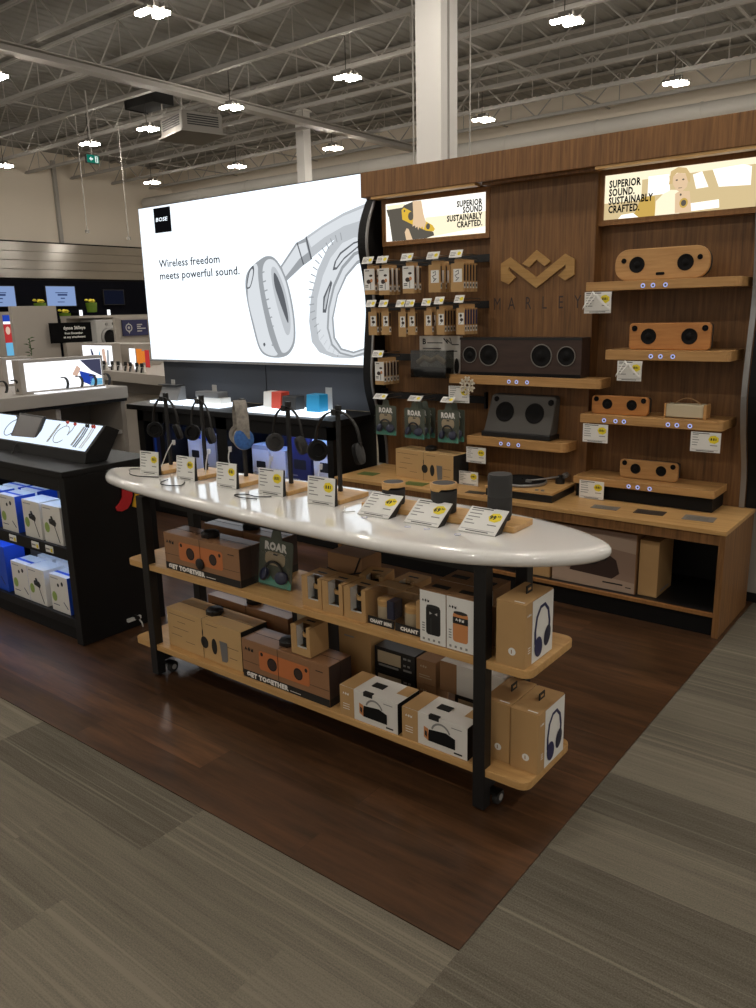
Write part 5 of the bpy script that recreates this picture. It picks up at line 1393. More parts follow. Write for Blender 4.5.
# contents of the wooden base: photo carton and plain cartons
r = thing('photo_carton', 'big carton with a photo of a turntable in the wooden base', 'box', (-0.690, 2.555, 0.1245), 0.0)
MB('kraftdark').box(-0.235, 0.235, -0.115, 0.10, 0, 0.325).build('carton', parent=r, bevel=0.002)
mb = MB('photoprint'); y = -0.1165; mb.rect(-0.232, 0.232, 0.002, 0.323, y); mb.use('photoprint2'); mb.flat([(-0.232, 0.20), (0.0, 0.24), (0.232, 0.22), (0.232, 0.29), (0.05, 0.30), (-0.232, 0.27)], 'y', y - 0.0004)
mb.flat([(-0.232, 0.002), (0.232, 0.002), (0.232, 0.06), (-0.232, 0.09)], 'y', y - 0.0004)
mb.use('brownprint'); mb.flat([(-0.13, 0.075), (0.11, 0.065), (0.15, 0.10), (0.13, 0.17), (0.08, 0.20), (-0.08, 0.17), (-0.12, 0.11)], 'y', y - 0.0008); mb.use('ink'); mb.disc(-0.02, 0.145, 0.05, 0.022, y - 0.0012); mb.disc(0.05, 0.17, 0.03, 0.018, y - 0.0012)
mb.rect(0.06, 0.17, 0.036, 0.044, y - 0.0008); mb.rect(0.185, 0.215, 0.028, 0.033, y - 0.0008)
mb.build('printed_front', parent=r)
r = thing('kraft_carton', 'plain tan carton beside the turntable photo box', 'box', (-0.395, 2.585, 0.1245), 0.0)
MB('kraft').box(-0.05, 0.05, -0.13, 0.10, 0.0, 0.30).build('carton', parent=r, bevel=0.003)
MB('inkgrey').flat([(-0.08, 0.02), (0.05, 0.02), (0.05, 0.03), (-0.08, 0.03)], 'x', 0.051).build('printed_side', parent=r)
r = thing('kraft_carton', 'plain tan carton half hidden by the white table top, in the wooden base', 'box', (-1.02, 2.56, 0.1245), 0.0)
MB('kraft').box(-0.06, 0.08, -0.12, 0.10, 0.0, 0.31).build('carton', parent=r, bevel=0.003)
MB('inkgrey').rect(-0.04, 0.05, 0.25, 0.258, -0.121).build('printed_front', parent=r)
r = thing('kraft_carton', 'long tan carton deep in the wooden base behind the table', 'box', (-1.45, 2.58, 0.1245), 0.0)
MB('kraftdark').box(-0.2, 0.2, -0.12, 0.10, 0.0, 0.28).build('carton', parent=r, bevel=0.003)
MB('inkgrey').rect(-0.15, 0.0, 0.22, 0.228, -0.121).build('printed_front', parent=r)

# headphone cartons on the wooden base
r = speaker_carton('tan box picturing headphones and a wooden speaker, on the wooden base', 0.475, 0.15, 0.182, (-1.880, 2.655, 0.5505), -0.10, 'wooden', 0.0, group=None, mat='tanprint')
# ------------------------------------------------------------------ on the white table
ZT = 0.8925
def easel(label, x, y, w, h, lean_, seed, price=None, group='price signs along the white table', rz=0.0):
    """block with a slanted printed card; lean_ = angle away from upright"""
    r = thing('price_sign', label, 'price sign', (x, y, ZT), rz, group)
    Wd = V((0, math.sin(lean_), math.cos(lean_))); Nn = V((0, -math.cos(lean_), math.sin(lean_))); U = V((1, 0, 0))
    O = V((0, 0, 0.0005)); th = 0.006
    top = O + Wd * h; back = top - Nn * th
    pr = [(O.y, O.z), (top.y, top.z), (back.y, back.z)]
    foot = (O.y + max(0.014, back.y - O.y - 0.055), 0.0005)
    mb = MB('black'); mb.prism([(O.y, O.z), (top.y, top.z), (back.y, back.z), foot] if lean_ > 0.5 else [(O.y, O.z), (top.y, top.z), (back.y, back.z), (O.y + 0.016, 0.0005)], 'x', -w / 2 + 0.002, w / 2 + 0.002)
    mb.build('easel_block', parent=r)
    mb = MB('paper'); mb.obox(O - U * (w / 2) + Nn * 0.0004, U * w, Wd * h, Nn * 0.002)
    mb.build('card', parent=r)
    mb = MB('ink'); price_face(mb, w, h, 0, price, True, seed, O + Nn * 0.0026, U, Wd, Nn); mb.build('printed_face', parent=r)
    return r
names = ['first from the pointed end', 'second from the pointed end', 'third, below the blue headphones', 'fourth, beside the tilted headphones', 'fifth, last upright one']
for i, (x, y, sd) in enumerate([(-2.132, 0.716, 11), (-1.880, 0.722, 12), (-1.600, 0.712, 13), (-1.343, 0.718, 14), (-1.060, 0.705, 15)]):
    easel('upright white price sign with yellow sticker on the table, ' + names[i], x, y, 0.118 if i < 3 else 0.134, 0.105, 0.10, sd, rz=0.03 if i else 0.12)
for i, (x, y, pr_, lb) in enumerate([(-0.785, 0.672, ('49', '99'), 'slanted price sign in front of the shortest wood-topped speaker'), (-0.578, 0.672, ('69', '99'), 'slanted price sign marked 69 in front of the middle wood-topped speaker'), (-0.368, 0.684, ('99', '99'), 'slanted price sign marked 99 in front of the tall dark speaker')]):
    easel(lb, x, y, 0.140, 0.112, 0.98, 21 + i, pr_, group='slanted price signs by the speakers')
    mb = MB('cardwhite')
# headphone stands
def stand(label, loc):
    r = thing('headphone_stand', label, 'headphone stand', loc, 0.0, 'headphone stands on the white table')
    MB('ply').box(-0.045, 0.10, -0.122, 0.055, 0.0, 0.018).build('base', parent=r, bevel=0.003)
    MB('black').box(-0.008, 0.008, -0.006, 0.006, 0.018, 0.335).build('pole', parent=r, bevel=0.001)
    mb = MB('black'); mb.box(-0.011, 0.011, -0.024, 0.010, 0.322, 0.330); mb.box(-0.011, 0.011, -0.028, -0.023, 0.322, 0.345); mb.box(-0.011, 0.011, -0.004, 0.010, 0.330, 0.358)
    mb.build('hook', parent=r)
    return r
SX = [(-2.162, 0.862), (-1.914, 0.868), (-1.640, 0.862), (-1.366, 0.862), (-1.093, 0.858)]
st = stand('black headphone stand nearest the pointed table end', (SX[0][0], SX[0][1], ZT + 0.0005))
for i, lb in enumerate(['black headphone stand, second along, with thin-banded headphones', 'black headphone stand carrying the blue patterned headphones', 'black headphone stand with skewed headphones, fourth along', 'black headphone stand nearest the small round speakers']):
    dup(st, (SX[i + 1][0], SX[i + 1][1], ZT + 0.0005), label=lb)

def headphones(label, loc, rz, wd, ht, cup, bandw, cups='charcoal', band='black', cord='cablewhite', tilt=(0.35, 0.35), capt='cone', cordpts=None):
    """arched band hung on a hook; origin = top of the arc"""
    r = thing('headphones', label, 'headphones', loc, rz, 'headphones on stands')
    pts = []
    for i in range(17):
        a = PI * i / 16
        pts.append((-wd / 2 * math.cos(a) * (1.0), 0, -ht + 0.045 + (ht - 0.045) * math.sin(a) ** 0.8))
    mb = MB(band)
    mb.strap(pts, bandw, 0.005, (0, 1, 0)); mb.build('headband', parent=r, smooth=50)
    for k, sgn in enumerate((-1, 1)):
        mb = MB(cups); R = cup
        mb.lathe([(R * 0.6, -0.016), (R * 0.9, -0.013), (R, -0.006), (R, 0.0)], (0, 0, 0), 'x', 22)
        o = mb.build('ear_cup', parent=r, loc=(sgn * (wd / 2 - 0.006), 0, -ht + 0.030), rot=(0.12 * sgn, 0.25 * sgn, (PI if sgn > 0 else 0) + sgn * tilt[k]), smooth=50)
        m2 = MB(capt); m2.lathe([(R * 0.97, 0.0), (R * 1.02, 0.007), (R * 0.94, 0.016), (R * 0.62, 0.017), (R * 0.55, 0.008), (0.0005, 0.008)], (0, 0, 0), 'x', 22)
        m2.build('cushion', parent=o, smooth=50)
        mb = MB(band); mb.box(sgn * wd / 2 - 0.004, sgn * wd / 2 + 0.004, -bandw / 2, bandw / 2, -ht + 0.03, -ht + 0.075); mb.build('yoke', parent=r)
    if cordpts:
        mb = MB(cord); mb.tube(catmull(cordpts, False, 6), 0.0028, 6); mb.use('cablewhite'); p = V(cordpts[0]); mb.lathe([(0.006, -0.022), (0.008, -0.01), (0.008, 0.0)], p, 'z', 10)
        mb.build('cord', parent=r, smooth=60)
    return r
def top(i): return (SX[i][0] + 0.006, SX[i][1] - 0.014, ZT + 0.338)
headphones('slim black headphones with round cups facing outward, nearest the pointed table end', top(0), 0.10, 0.165, 0.185, 0.037, 0.012, tilt=(0.9, 0.9),
           cordpts=[(0.075, -0.03, -0.19), (0.05, -0.05, -0.24), (0.02, -0.06, -0.30), (0.03, -0.10, -0.332)])
headphones('black wire-banded headphones with glossy cups on the second stand', top(1), -0.12, 0.160, 0.182, 0.037, 0.007, tilt=(1.2, 0.8), band='darkgrey',
           cordpts=[(0.078, -0.02, -0.21), (0.08, -0.04, -0.27), (0.085, -0.05, -0.332)])
headphones('chunky headphones with blue cups and grey patterned band', (SX[2][0] + 0.01, SX[2][1] - 0.02, ZT + 0.352), -0.62, 0.15, 0.185, 0.046, 0.052, cups='fabricblue', band='patterned', capt='patterned', tilt=(0.4, 0.4),
           cordpts=[(-0.03, -0.05, -0.20), (-0.02, -0.06, -0.26), (-0.03, -0.03, -0.332)])
headphones('black headphones hanging skewed with silver-lined cups on the fourth stand', top(3), 0.05, 0.158, 0.180, 0.038, 0.010, tilt=(0.5, 1.1), capt='charcoal',
           cordpts=[(-0.08, -0.02, -0.205), (-0.075, -0.05, -0.27), (-0.06, -0.09, -0.33)])
headphones('large black over-ear headphones on the last stand', top(4), 0.15, 0.205, 0.190, 0.042, 0.016, tilt=(0.6, 0.3), cups='charcoal',
           cordpts=[(-0.09, 0.01, -0.215), (-0.085, -0.02, -0.27), (-0.06, -0.03, -0.335)])
# loose cables on the table
def cable(label, pts, mat):
    mb = MB(mat); mb.tube(catmull([(a, b, ZT + 0.0028) for a, b in pts], False, 8), 0.0022, 6)
    tag(mb.build('cable', smooth=60), label, 'cable', 'loose cables on the white table')
cable('black cable looped on the pointed table end', [(-2.03, 0.69), (-2.12, 0.655), (-2.20, 0.66), (-2.26, 0.70), (-2.31, 0.735), (-2.26, 0.765), (-2.215, 0.745)], 'black')
cable('black cable curling in front of the second price sign', [(-1.84, 0.685), (-1.80, 0.635), (-1.83, 0.605), (-1.89, 0.60), (-1.93, 0.63), (-1.95, 0.68)], 'black')
cable('dark cable lying before the fourth price sign', [(-1.31, 0.69), (-1.36, 0.66), (-1.43, 0.665), (-1.46, 0.63), (-1.40, 0.615), (-1.33, 0.63)], 'darkgrey')
cable('white cable running beside the fifth price sign', [(-0.955, 0.72), (-0.93, 0.69), (-0.91, 0.66), (-0.88, 0.69)], 'cablewhite')
# long board carrying the round speakers
tag(MB('ply').prism(rrect(-0.90, -0.265, 0.748, 0.885, 0.006), 'z', ZT + 0.0005, ZT + 0.0205).build('display_board', bevel=0.002), 'thin bamboo board under the three round speakers', 'board')
ZB = ZT + 0.0215
def round_speaker(label, loc, r0, h, tall):
    r = thing('round_speaker', label, 'speaker', loc, 0.0, 'round speakers on the bamboo board')
    if not tall:
        MB('charcoal').lathe([(r0 * 0.90, 0), (r0 * 0.95, 0.004), (r0, h - 0.026)], (0, 0, 0), 'z', 32).build('body', parent=r, smooth=40)
        n = 32; mb = MB('ply'); vs = []; fs = []
        for j in range(n):
            a = 2 * PI * j / n; zb = h - 0.017 - (0.008 if -2.3 < (a if a < PI else a - 2 * PI) < -1.2 else 0.0)
            for rr, z in ((r0 * 0.985, zb), (r0 * 1.02, zb), (r0 * 1.02, h - 0.003), (r0 * 0.97, h), (r0 * 0.86, h)): vs.append((rr * math.cos(a), rr * math.sin(a), z))
        for j in range(n):
            for k in range(4): fs.append((j * 5 + k, ((j + 1) % n) * 5 + k, ((j + 1) % n) * 5 + k + 1, j * 5 + k + 1))
        mb.add(vs, fs); mb.build('wood_cap', parent=r, smooth=40)
        MB('darkgrey').lathe([(r0 * 0.87, h - 0.012), (r0 * 0.87, h - 0.001), (0.0005, h - 0.0005)], (0, 0, 0), 'z', 32).build('top_grille', parent=r)
    else:
        MB('charcoal').lathe([(r0 * 0.96, 0.012), (r0, 0.018), (r0, h * 0.52)], (0, 0, 0), 'z', 36).build('body', parent=r, smooth=40)
        MB('darkgrey').lathe([(r0 * 0.995, h * 0.52), (r0 * 0.995, h - 0.008), (r0 * 0.93, h), (0.0005, h)], (0, 0, 0), 'z', 36).build('upper_sleeve', parent=r, smooth=40)
        MB('black').lathe([(r0 * 0.9, 0), (r0 * 0.93, 0.012)], (0, 0, 0), 'z', 36).build('foot_ring', parent=r)
    return r
round_speaker('shortest dark round speaker with wooden rim', (-0.789, 0.804, ZB), 0.043, 0.082, False)
round_speaker('middle dark round speaker with wooden rim', (-0.567, 0.800, ZB), 0.046, 0.104, False)
round_speaker('tall dark cylindrical speaker without wood', (-0.355, 0.815, ZB), 0.041, 0.155, True)
# white stickers on the table edge by the slanted signs
for i, (x, y) in enumerate([(-0.80, 0.645), (-0.60, 0.628), (-0.53, 0.64), (-0.41, 0.64)]):
    mb = MB('paper'); mb.cyl((0, 0, 0), 0.010, 0.0006, 'z', 16); mb.use('blueprint'); mb.ring(0, 0, 0.010, 0.008, 0.0009, 16, 'z')
    tag(mb.build('button_sticker', loc=(x, y, ZT + 0.0003)), ['round sticker before the slanted 49 sign', 'round sticker before the slanted 69 sign, nearer the pair', 'round sticker between the 69 and 99 signs', 'round sticker just before the slanted 99 sign'][i], 'sticker', 'round stickers on the white table')
# felt decorations hung on the black cabinet side
X0 = -2.528
DZ = 0.022
o = MB('red').prism([(p[0] - 0.004, p[1] + DZ) for p in [(0.826, 0.742), (0.882, 0.742), (0.880, 0.69), (0.868, 0.655), (0.845, 0.628), (0.81, 0.620), (0.782, 0.628), (0.778, 0.648), (0.80, 0.665), (0.82, 0.69)]], 'x', X0, X0 + 0.010).build('felt_stocking', bevel=0.002)
tag(o, 'red felt stocking hung on the black cabinet side under the table end', 'decoration')
o = MB('goldfelt').prism([(p[0] - 0.004, p[1] + DZ) for p in [(0.905, 0.74), (0.918, 0.74), (0.935, 0.625), (0.90, 0.620), (0.874, 0.632), (0.895, 0.69)]], 'x', X0 + 0.0, X0 + 0.010).build('felt_bell', bevel=0.002)
tag(o, 'yellow felt bell hung beside the red stocking', 'decoration')

# ------------------------------------------------------------------ on the billboard counter
ZP = 0.9185
r = thing('tabletop_speaker', 'grey wedge speaker with clear guard at the far end of the lit counter', 'speaker', (-4.545, 2.72, ZP))
MB('midgrey').prism([(-0.05, 0), (0.05, 0), (0.05, 0.115), (0.01, 0.115)], 'x', -0.125, 0.125).build('body', parent=r, bevel=0.004)
MB('darkgrey').box(-0.145, 0.105, -0.02, 0.06, 0.116, 0.124).build('top_plate', parent=r)
MB('greyplastic').box(-0.02, 0.025, 0.02, 0.026, 0.124, 0.165).build('info_card', parent=r)
r = thing('sound_dock', 'low silver sound dock on the second lit pad', 'speaker', (-4.03, 2.72, ZP))
MB('midgrey').box(-0.15, 0.12, -0.05, 0.06, 0.045, 0.09).build('body', parent=r, bevel=0.006)
MB('cardwhite').box(-0.145, 0.15, -0.04, 0.06, 0.0, 0.045).build('base', parent=r, bevel=0.003)
MB('greyplastic').box(-0.02, 0.03, 0.02, 0.026, 0.09, 0.14).build('info_card', parent=r)
def cube_speaker(label, x, y, w, h, m):
    r = thing('cube_speaker', label, 'speaker', (x, y, ZP), 0.0, 'small speakers on the lit pad')
    p = [(-w / 2, 0), (w / 2, 0), (w / 2, h), (-w / 2, h)]
    MB(m).prism([(-0.05, 0.0), (0.05, 0.0), (0.05, h), (-0.04, h)], 'x', -w / 2, w / 2).build('body', parent=r, bevel=0.005)
    MB(m).box(-w * 0.4, w * 0.4, -0.052, -0.05, h * 0.1, h * 0.12).build('seam', parent=r)
    return r
cube_speaker('white mini speaker beside the red one on the lit pad', -3.376, 2.74, 0.095, 0.118, 'cardwhite')
cube_speaker('coral red mini speaker on the lit pad', -3.270, 2.72, 0.10, 0.122, 'redplastic')
cube_speaker('dark slate mini speaker next to the red one', -3.13, 2.71, 0.14, 0.098, 'darkgrey')
cube_speaker('cyan blue mini speaker alone on the lit pad', -2.885, 2.70, 0.125, 0.122, 'blueplastic')
tag(MB('greyplastic').box(-0.03, 0.03, 0, 0.004, 0, 0.16).build('info_card', loc=(-2.86, 2.80, ZP)), 'pale card standing behind the cyan speaker', 'card')
# boxes in the two lit bays
def bay_box(label, x, w, h, d, m, strip='blueprint', y=2.74):
    r = thing('retail_box', label, 'box', (x, y, 0.3605), 0.0, 'boxes in the lit bays under the billboard')
    MB(m).box(-w / 2, w / 2, -d / 2, d / 2, 0, h).build('carton', parent=r, bevel=0.001)
    mb = MB(strip); yy = -d / 2 - 0.001
    mb.rect(-w / 2, w / 2, h * 0.88, h, yy); mb.use('ink')
    if w > 0.16:
        mb.flat(rrect(-w * 0.25, w * 0.3, h * 0.35, h * 0.55, 0.01), 'y', yy); mb.use('inkgrey')
    mb.rect(-w * 0.4, 0, h * 0.12, h * 0.15, yy); mb.rect(-w * 0.4, -w * 0.1, h * 0.2, h * 0.23, yy)
    mb.build('printed_front', parent=r)
bay_box('white box with blue stripe at the start of the far lit bay', -4.23, 0.17, 0.30, 0.15, 'cardwhite')
bay_box('pale box with small icons, second in the far lit bay', -4.05, 0.15, 0.29, 0.15, 'greyplastic')
bay_box('white box with blue stripe at the end of the far lit bay', -3.86, 0.18, 0.27, 0.15, 'cardwhite')
bay_box('plain white box at the start of the near lit bay', -3.46, 0.18, 0.27, 0.15, 'cardwhite', 'greyplastic')
bay_box('slim white box, second in the near lit bay', -3.27, 0.15, 0.25, 0.15, 'cardwhite', 'cardwhite')
bay_box('dark blue box in the middle of the near lit bay', -3.05, 0.22, 0.36, 0.15, 'navy', 'navy')
bay_box('white box picturing a soundbar at the end of the near lit bay', -2.79, 0.24, 0.36, 0.15, 'cardwhite', 'cardwhite')
for i, (x, xx) in enumerate([(-4.52, 0.09)]):
    r = thing('retail_box', 'dark blue tall box in the dim bay at the far counter end', 'box', (x, 2.60, 0.3605), 0.0)
    MB('navy').box(-0.08, 0.08, -0.07, 0.07, 0, 0.36).build('carton', parent=r)
    MB('blueprint').rect(-0.06, -0.03, 0.05, 0.32, -0.071).build('printed_front', parent=r)

# ------------------------------------------------------------------ black cabinet: tablet, earphones, boxes
r = thing('tablet', 'black tablet on a slanted mount over the lit tray', 'tablet', (0, 0, 0))
d0, n0 = d, nn; d = V((0, 0.06, 0.104)).normalized(); nn = V((0, -d.z, d.y)); O = V((-3.405, 0.735, 0.950)); U = V((0.98, 0.0, -0.02)).normalized()
mb = MB('black'); mb.obox(O, U * 0.262, d * 0.158, nn * 0.016); mb.build('tablet_case', parent=r, bevel=0.004)
mb = MB('tabletscreen'); q = O + nn * 0.0168; mb.poly([q + U * 0.016 + d * 0.014, q + U * 0.246 + d * 0.014, q + U * 0.246 + d * 0.145, q + U * 0.016 + d * 0.145]); mb.build('screen', parent=r)
mb = MB('darkgrey'); mb.obox(V((-3.33, 0.79, 1.033)), V((0.12, 0, 0)), V((0, 0.03, 0.03)), V((0, -0.006, 0.012))); mb.tube([O + U * 0.10 + d * 0.01, V((-3.29, 0.690, 0.93)), V((-3.27, 0.672, 0.91)), V((-3.26, 0.655, 0.899))], 0.004, 6)
mb.build('mount', parent=r)
d, nn = d0, n0
def earphones(label, x, cord, tips):
    r = thing('earphones', label, 'earphones', (0, 0, 0), 0.0, 'earphones on the lit tray')
    mb = MB(cord); pts = [tr(x + 0.055 * math.cos(a), 0.085 + 0.055 * math.sin(a), 0.006) for a in [i * 2 * PI / 20 for i in range(19)]]
    mb.tube(pts, 0.0022, 6)
    mb.tube([tr(x + 0.055, 0.085, 0.006), tr(x + 0.07, 0.12, 0.008), tr(x + 0.072, 0.15, 0.012)], 0.0025, 6); mb.tube([tr(x - 0.01, 0.14, 0.006), tr(x - 0.005, 0.155, 0.012)], 0.0025, 6)
    mb.build('cord', parent=r, smooth=60)
    for p in (tr(x + 0.072, 0.152, 0.014), tr(x - 0.005, 0.158, 0.014)):
        m2 = MB(tips); m2.lathe([(0.003, -0.008), (0.008, -0.003), (0.009, 0.003), (0.004, 0.009)], (0, 0, 0), 'z', 12); o = m2.build('earbud', parent=r, loc=p, smooth=60)
    return r
earphones('coiled earphones with dark buds on the lit tray beyond the tablet', -3.44, 'midgrey', 'darkgrey')
earphones('coiled grey earphones with red-tipped buds on the lit tray', -2.93, 'greyplastic', 'redplastic')
for i, (x, m, lb) in enumerate([(-2.755, 'midgrey', 'grey straight-laid earphones at the tray end, nearer the coil'), (-2.700, 'cardwhite', 'white straight-laid earphones with red tips at the tray end')]):
    r = thing('earphones', lb, 'earphones', (0, 0, 0), 0.0, 'straight-laid earphones on the lit tray')
    mb = MB(m)
    for k in range(2): mb.tube([tr(x + 0.018 * k, 0.02, 0.006), tr(x + 0.018 * k + 0.004, 0.09, 0.006), tr(x + 0.018 * k, 0.14, 0.008)], 0.003, 6)
    mb.build('cord', parent=r)
    for k in range(2):
        m2 = MB('redplastic' if i else 'darkgrey'); m2.lathe([(0.004, -0.010), (0.007, 0.0), (0.004, 0.008)], (0, 0, 0), 'z', 10); m2.build('earbud', parent=r, loc=tr(x + 0.018 * k, 0.152, 0.014), smooth=60)
def cam_box(label, x, y, z, blue, pic, w=0.168, h=0.198, dd=0.115, m='cardwhite'):
    r = thing('retail_box', label, 'box', (x, y, z), 0.0, 'boxes in the black cabinet')
    MB(m).box(-w / 2, w / 2, 0, dd, 0, h).build('carton', parent=r, bevel=0.001)
    f = MB('ink'); yy = -0.001
    if pic == 'mount':
        f.tube([(0.0, yy, h * 0.72), (0.015, yy, h * 0.62), (-0.01, yy, h * 0.58)], 0.006, 5); f.flat([(-0.025, h * 0.52), (0.03, h * 0.46), (0.042, h * 0.56), (0.03, h * 0.64), (-0.012, h * 0.66), (-0.028, h * 0.62)], 'y', yy)
        f.flat([(0.018, h * 0.48), (0.024, h * 0.48), (0.060, h * 0.06), (0.052, h * 0.06)], 'y', yy)
    else:
        f.disc(-0.004, h * 0.74, 0.010, 0.010, yy, 10); f.disc(0.034, h * 0.80, 0.011, 0.012, yy, 10); f.use('navy'); f.flat([(0.03, h * 0.30), (0.035, h * 0.32), (0.070, h * 0.16), (0.066, h * 0.13)], 'y', yy); f.rect(-0.068, -0.01, h * 0.17, h * 0.19, yy)
    f.use('green'); f.disc(-0.048, h * 0.40, 0.023, 0.027, yy - 0.0005, 16)
    f.use('inkgrey'); f.rect(-w * 0.42, 0.0, h * 0.90, h * 0.92, yy)
    f.build('printed_front', parent=r)
    s_ = MB('blueprint' if blue else 'cardwhite'); s_.flat([(0.0, 0), (dd, 0), (dd, h), (0.0, h)], 'x', w / 2 + 0.001); s_.flat([(-w / 2, 0.03), (w / 2, 0.03), (w / 2, 0.05), (-w / 2, 0.05)], 'z', h + 0.001) if blue else None
    s_.build('printed_side', parent=r)
    return r
zu, zl = 0.498, 0.1265
a = cam_box('white box with round bud pictures and blue side on the upper cabinet shelf', -3.145, 0.525, zu, True, 'buds')
dup(a, (-3.36, 0.525, zu), label='white box with round bud pictures, cut by the picture edge, upper cabinet shelf')
dup(a, (-3.16, 0.66, zu), label='white and blue box standing behind the bud box on the upper cabinet shelf')
dup(a, (-3.36, 0.66, zu), label='white and blue box at the picture edge behind the front row, upper cabinet shelf')
m_ = cam_box('white box picturing a black car mount in the middle of the upper cabinet shelf', -2.905, 0.525, zu, False, 'mount')
dup(m_, (-2.712, 0.525, zu), label='white box picturing a black car mount at the corner post, upper cabinet shelf')
r2 = cam_box('taller white box standing behind the corner car-mount box, upper shelf', -2.695, 0.66, zu, False, 'mount', h=0.225)
b = cam_box('white box with bud pictures and blue side on the lower cabinet shelf', -3.115, 0.525, zl, True, 'buds')
dup(m_, (-2.945, 0.525, zl), label='white box picturing a black car mount on the lower cabinet shelf')
dup(b, (-2.725, 0.525, zl), label='white box with bud pictures nearest the corner post, lower cabinet shelf')
cam_box('solid blue box at the picture edge on the lower cabinet shelf', -3.36, 0.525, zl, True, 'buds', m='blueprint', w=0.2, h=0.26)
cam_box('white box in the second row behind the lower car-mount box', -2.90, 0.665, zl, False, 'buds', w=0.16)
cam_box('white box in the second row by the corner post, lower cabinet shelf', -2.71, 0.665, zl, False, 'buds', w=0.16, h=0.235)
cam_box('white box in the second row behind the lower bud box', -3.09, 0.665, zl, False, 'buds', w=0.16)
for i, (x, lb) in enumerate([(-3.115, 'price label on the shelf lip below the bud box'), (-2.89, 'price label on the shelf lip below the middle car-mount box'), (-2.755, 'price label on the shelf lip nearest the corner post')]):
    mb = MB('paper'); mb.box(-0.034, 0.034, -0.003, 0.0, -0.017, 0.017); mb.use('yellow'); mb.rect(0.012, 0.031, -0.013, 0.006, -0.0035); mb.use('inkgrey'); mb.rect(-0.030, 0.006, -0.004, 0.004, -0.0035)
    tag(mb.build('price_label', loc=(x, 0.4868, 0.478)), lb, 'price label', 'shelf labels on the black cabinet')

# the black cabinet, its boxes and its labels stand a little deeper
for o in [K] + [q for q in COL.objects if q.parent is None and q.get('group') in ('boxes in the black cabinet', 'shelf labels on the black cabinet')]:
    o.location.x += 0.012; o.location.y += 0.032
    if o.get('group') == 'boxes in the black cabinet': o.location.x -= 0.045; o.location.y -= 0.008
# ------------------------------------------------------------------ departments behind, left side
# grey demo counter with lit watch display
r = thing('demo_counter', 'warm grey demo counter behind the black cabinet with a recessed lower shelf', 'counter', (0, 0, 0))
MB('counter').box(-6.9, -4.73, 1.30, 2.425, 0.955, 1.05).build('counter_top', parent=r, bevel=0.004)
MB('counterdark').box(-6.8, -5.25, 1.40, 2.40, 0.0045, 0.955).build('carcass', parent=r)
MB('counter').box(-6.8, -4.78, 2.38, 2.42, 0.0045, 0.955).build('end_panel', parent=r)
MB('counter').box(-6.8, -4.78, 1.80, 1.84, 0.0045, 0.955).build('divider', parent=r)
MB('counter').box(-5.25, -4.80, 1.84, 2.38, 0.42, 0.45).build('shelf', parent=r)
MB('blackmatte').box(-4.80, -4.745, 1.32, 2.42, 0.93, 0.955).build('dark_rail', parent=r)
MB('greyplastic').box(-5.25, -4.80, 2.15, 2.38, 0.66, 0.69).build('side_shelf', parent=r)
r = thing('demo_counter', 'farther grey demo counter with hanging accessories below its top', 'counter', (0, 0, 0))
MB('counter').prism([(-7.92, 3.69), (-5.34, 3.26), (-5.34, 4.6), (-7.92, 4.6)], 'z', 0.95, 1.05).build('counter_top', parent=r, bevel=0.004)
MB('counter').box(-7.85, -5.60, 3.75, 4.5, 0.0045, 0.95).build('carcass', parent=r)
mb = MB('counterdark'); mb.box(-6.8, -5.62, 3.66, 3.70, 0.80, 0.94); mb.build('shadow_panel', parent=r)  # shade under the overhanging top, painted as a darker panel
G = 'accessories hanging below the farther demo counter'
for i in range(5):
    mb = MB('ink'); mb.box(-0.012, 0.012, -0.02, 0.0, -0.11, 0.0); mb.use('cardwhite'); mb.box(-0.02, 0.02, -0.022, -0.02, -0.04, 0.012)
    tag(mb.build('hanging_accessory', loc=(-5.66 - 0.085 * i, 3.655, 0.72)), 'small black accessory on a white card, %s in the row below the farther counter' % ORD[i], 'accessory', G)

def lightbox(label, x, y0, y1, z0, h, pics, ly=0.0, rz=0.0):
    r = thing('counter_lightbox', label, 'lightbox', (x, ly, z0), rz)
    MB('counter').box(-0.10, -0.002, y0 - 0.04, y1 + 0.02, 0, h + 0.02).build('housing', parent=r, bevel=0.003)
    mb = MB('e_lb'); mb.flat([(y0, 0.02), (y1, 0.02), (y1, h - 0.004), (y0, h - 0.004)], 'x', 0.0)
    for k, (m, p) in enumerate(pics): mb.use(m); mb.flat(p, 'x', 0.0006 + 0.0004 * k)
    mb.build('lit_face', parent=r)
    return r
lightbox('lit white lightbox picturing a blue banner on the grey counter', -4.86, 1.635, 2.285, 1.051, 0.235,
    [('e_lbdark', [(2.10, 0.228), (2.282, 0.228), (2.282, 0.09), (2.19, 0.14)]), ('e_lb', [(2.05, 0.10), (2.12, 0.20), (2.20, 0.13), (2.12, 0.02), (2.05, 0.02)]), ('e_lbpink', [(2.02, 0.12), (2.07, 0.19), (2.10, 0.16), (2.06, 0.10)]),
     ('e_lbblue', [(2.085, 0.145), (2.23, 0.10), (2.18, 0.02), (2.10, 0.06)]), ('e_lbcyan', [(2.19, 0.075), (2.282, 0.075), (2.282, 0.022), (2.17, 0.022)])])
lightbox('plain lit white lightbox at the picture edge on the grey counter', -5.75, 1.96, 2.18, 1.051, 0.22, [])
r = thing('clear_riser', 'white glowing riser with clear feet below the lit watch lightbox', 'riser', (-4.80, 0, 1.0505))
MB('e_lb').box(-0.045, 0.018, 1.68, 2.26, 0, 0.008).build('glowing_base', parent=r)
MB('clear').box(-0.03, 0.012, 1.80, 2.25, 0.009, 0.05).build('clear_block', parent=r)
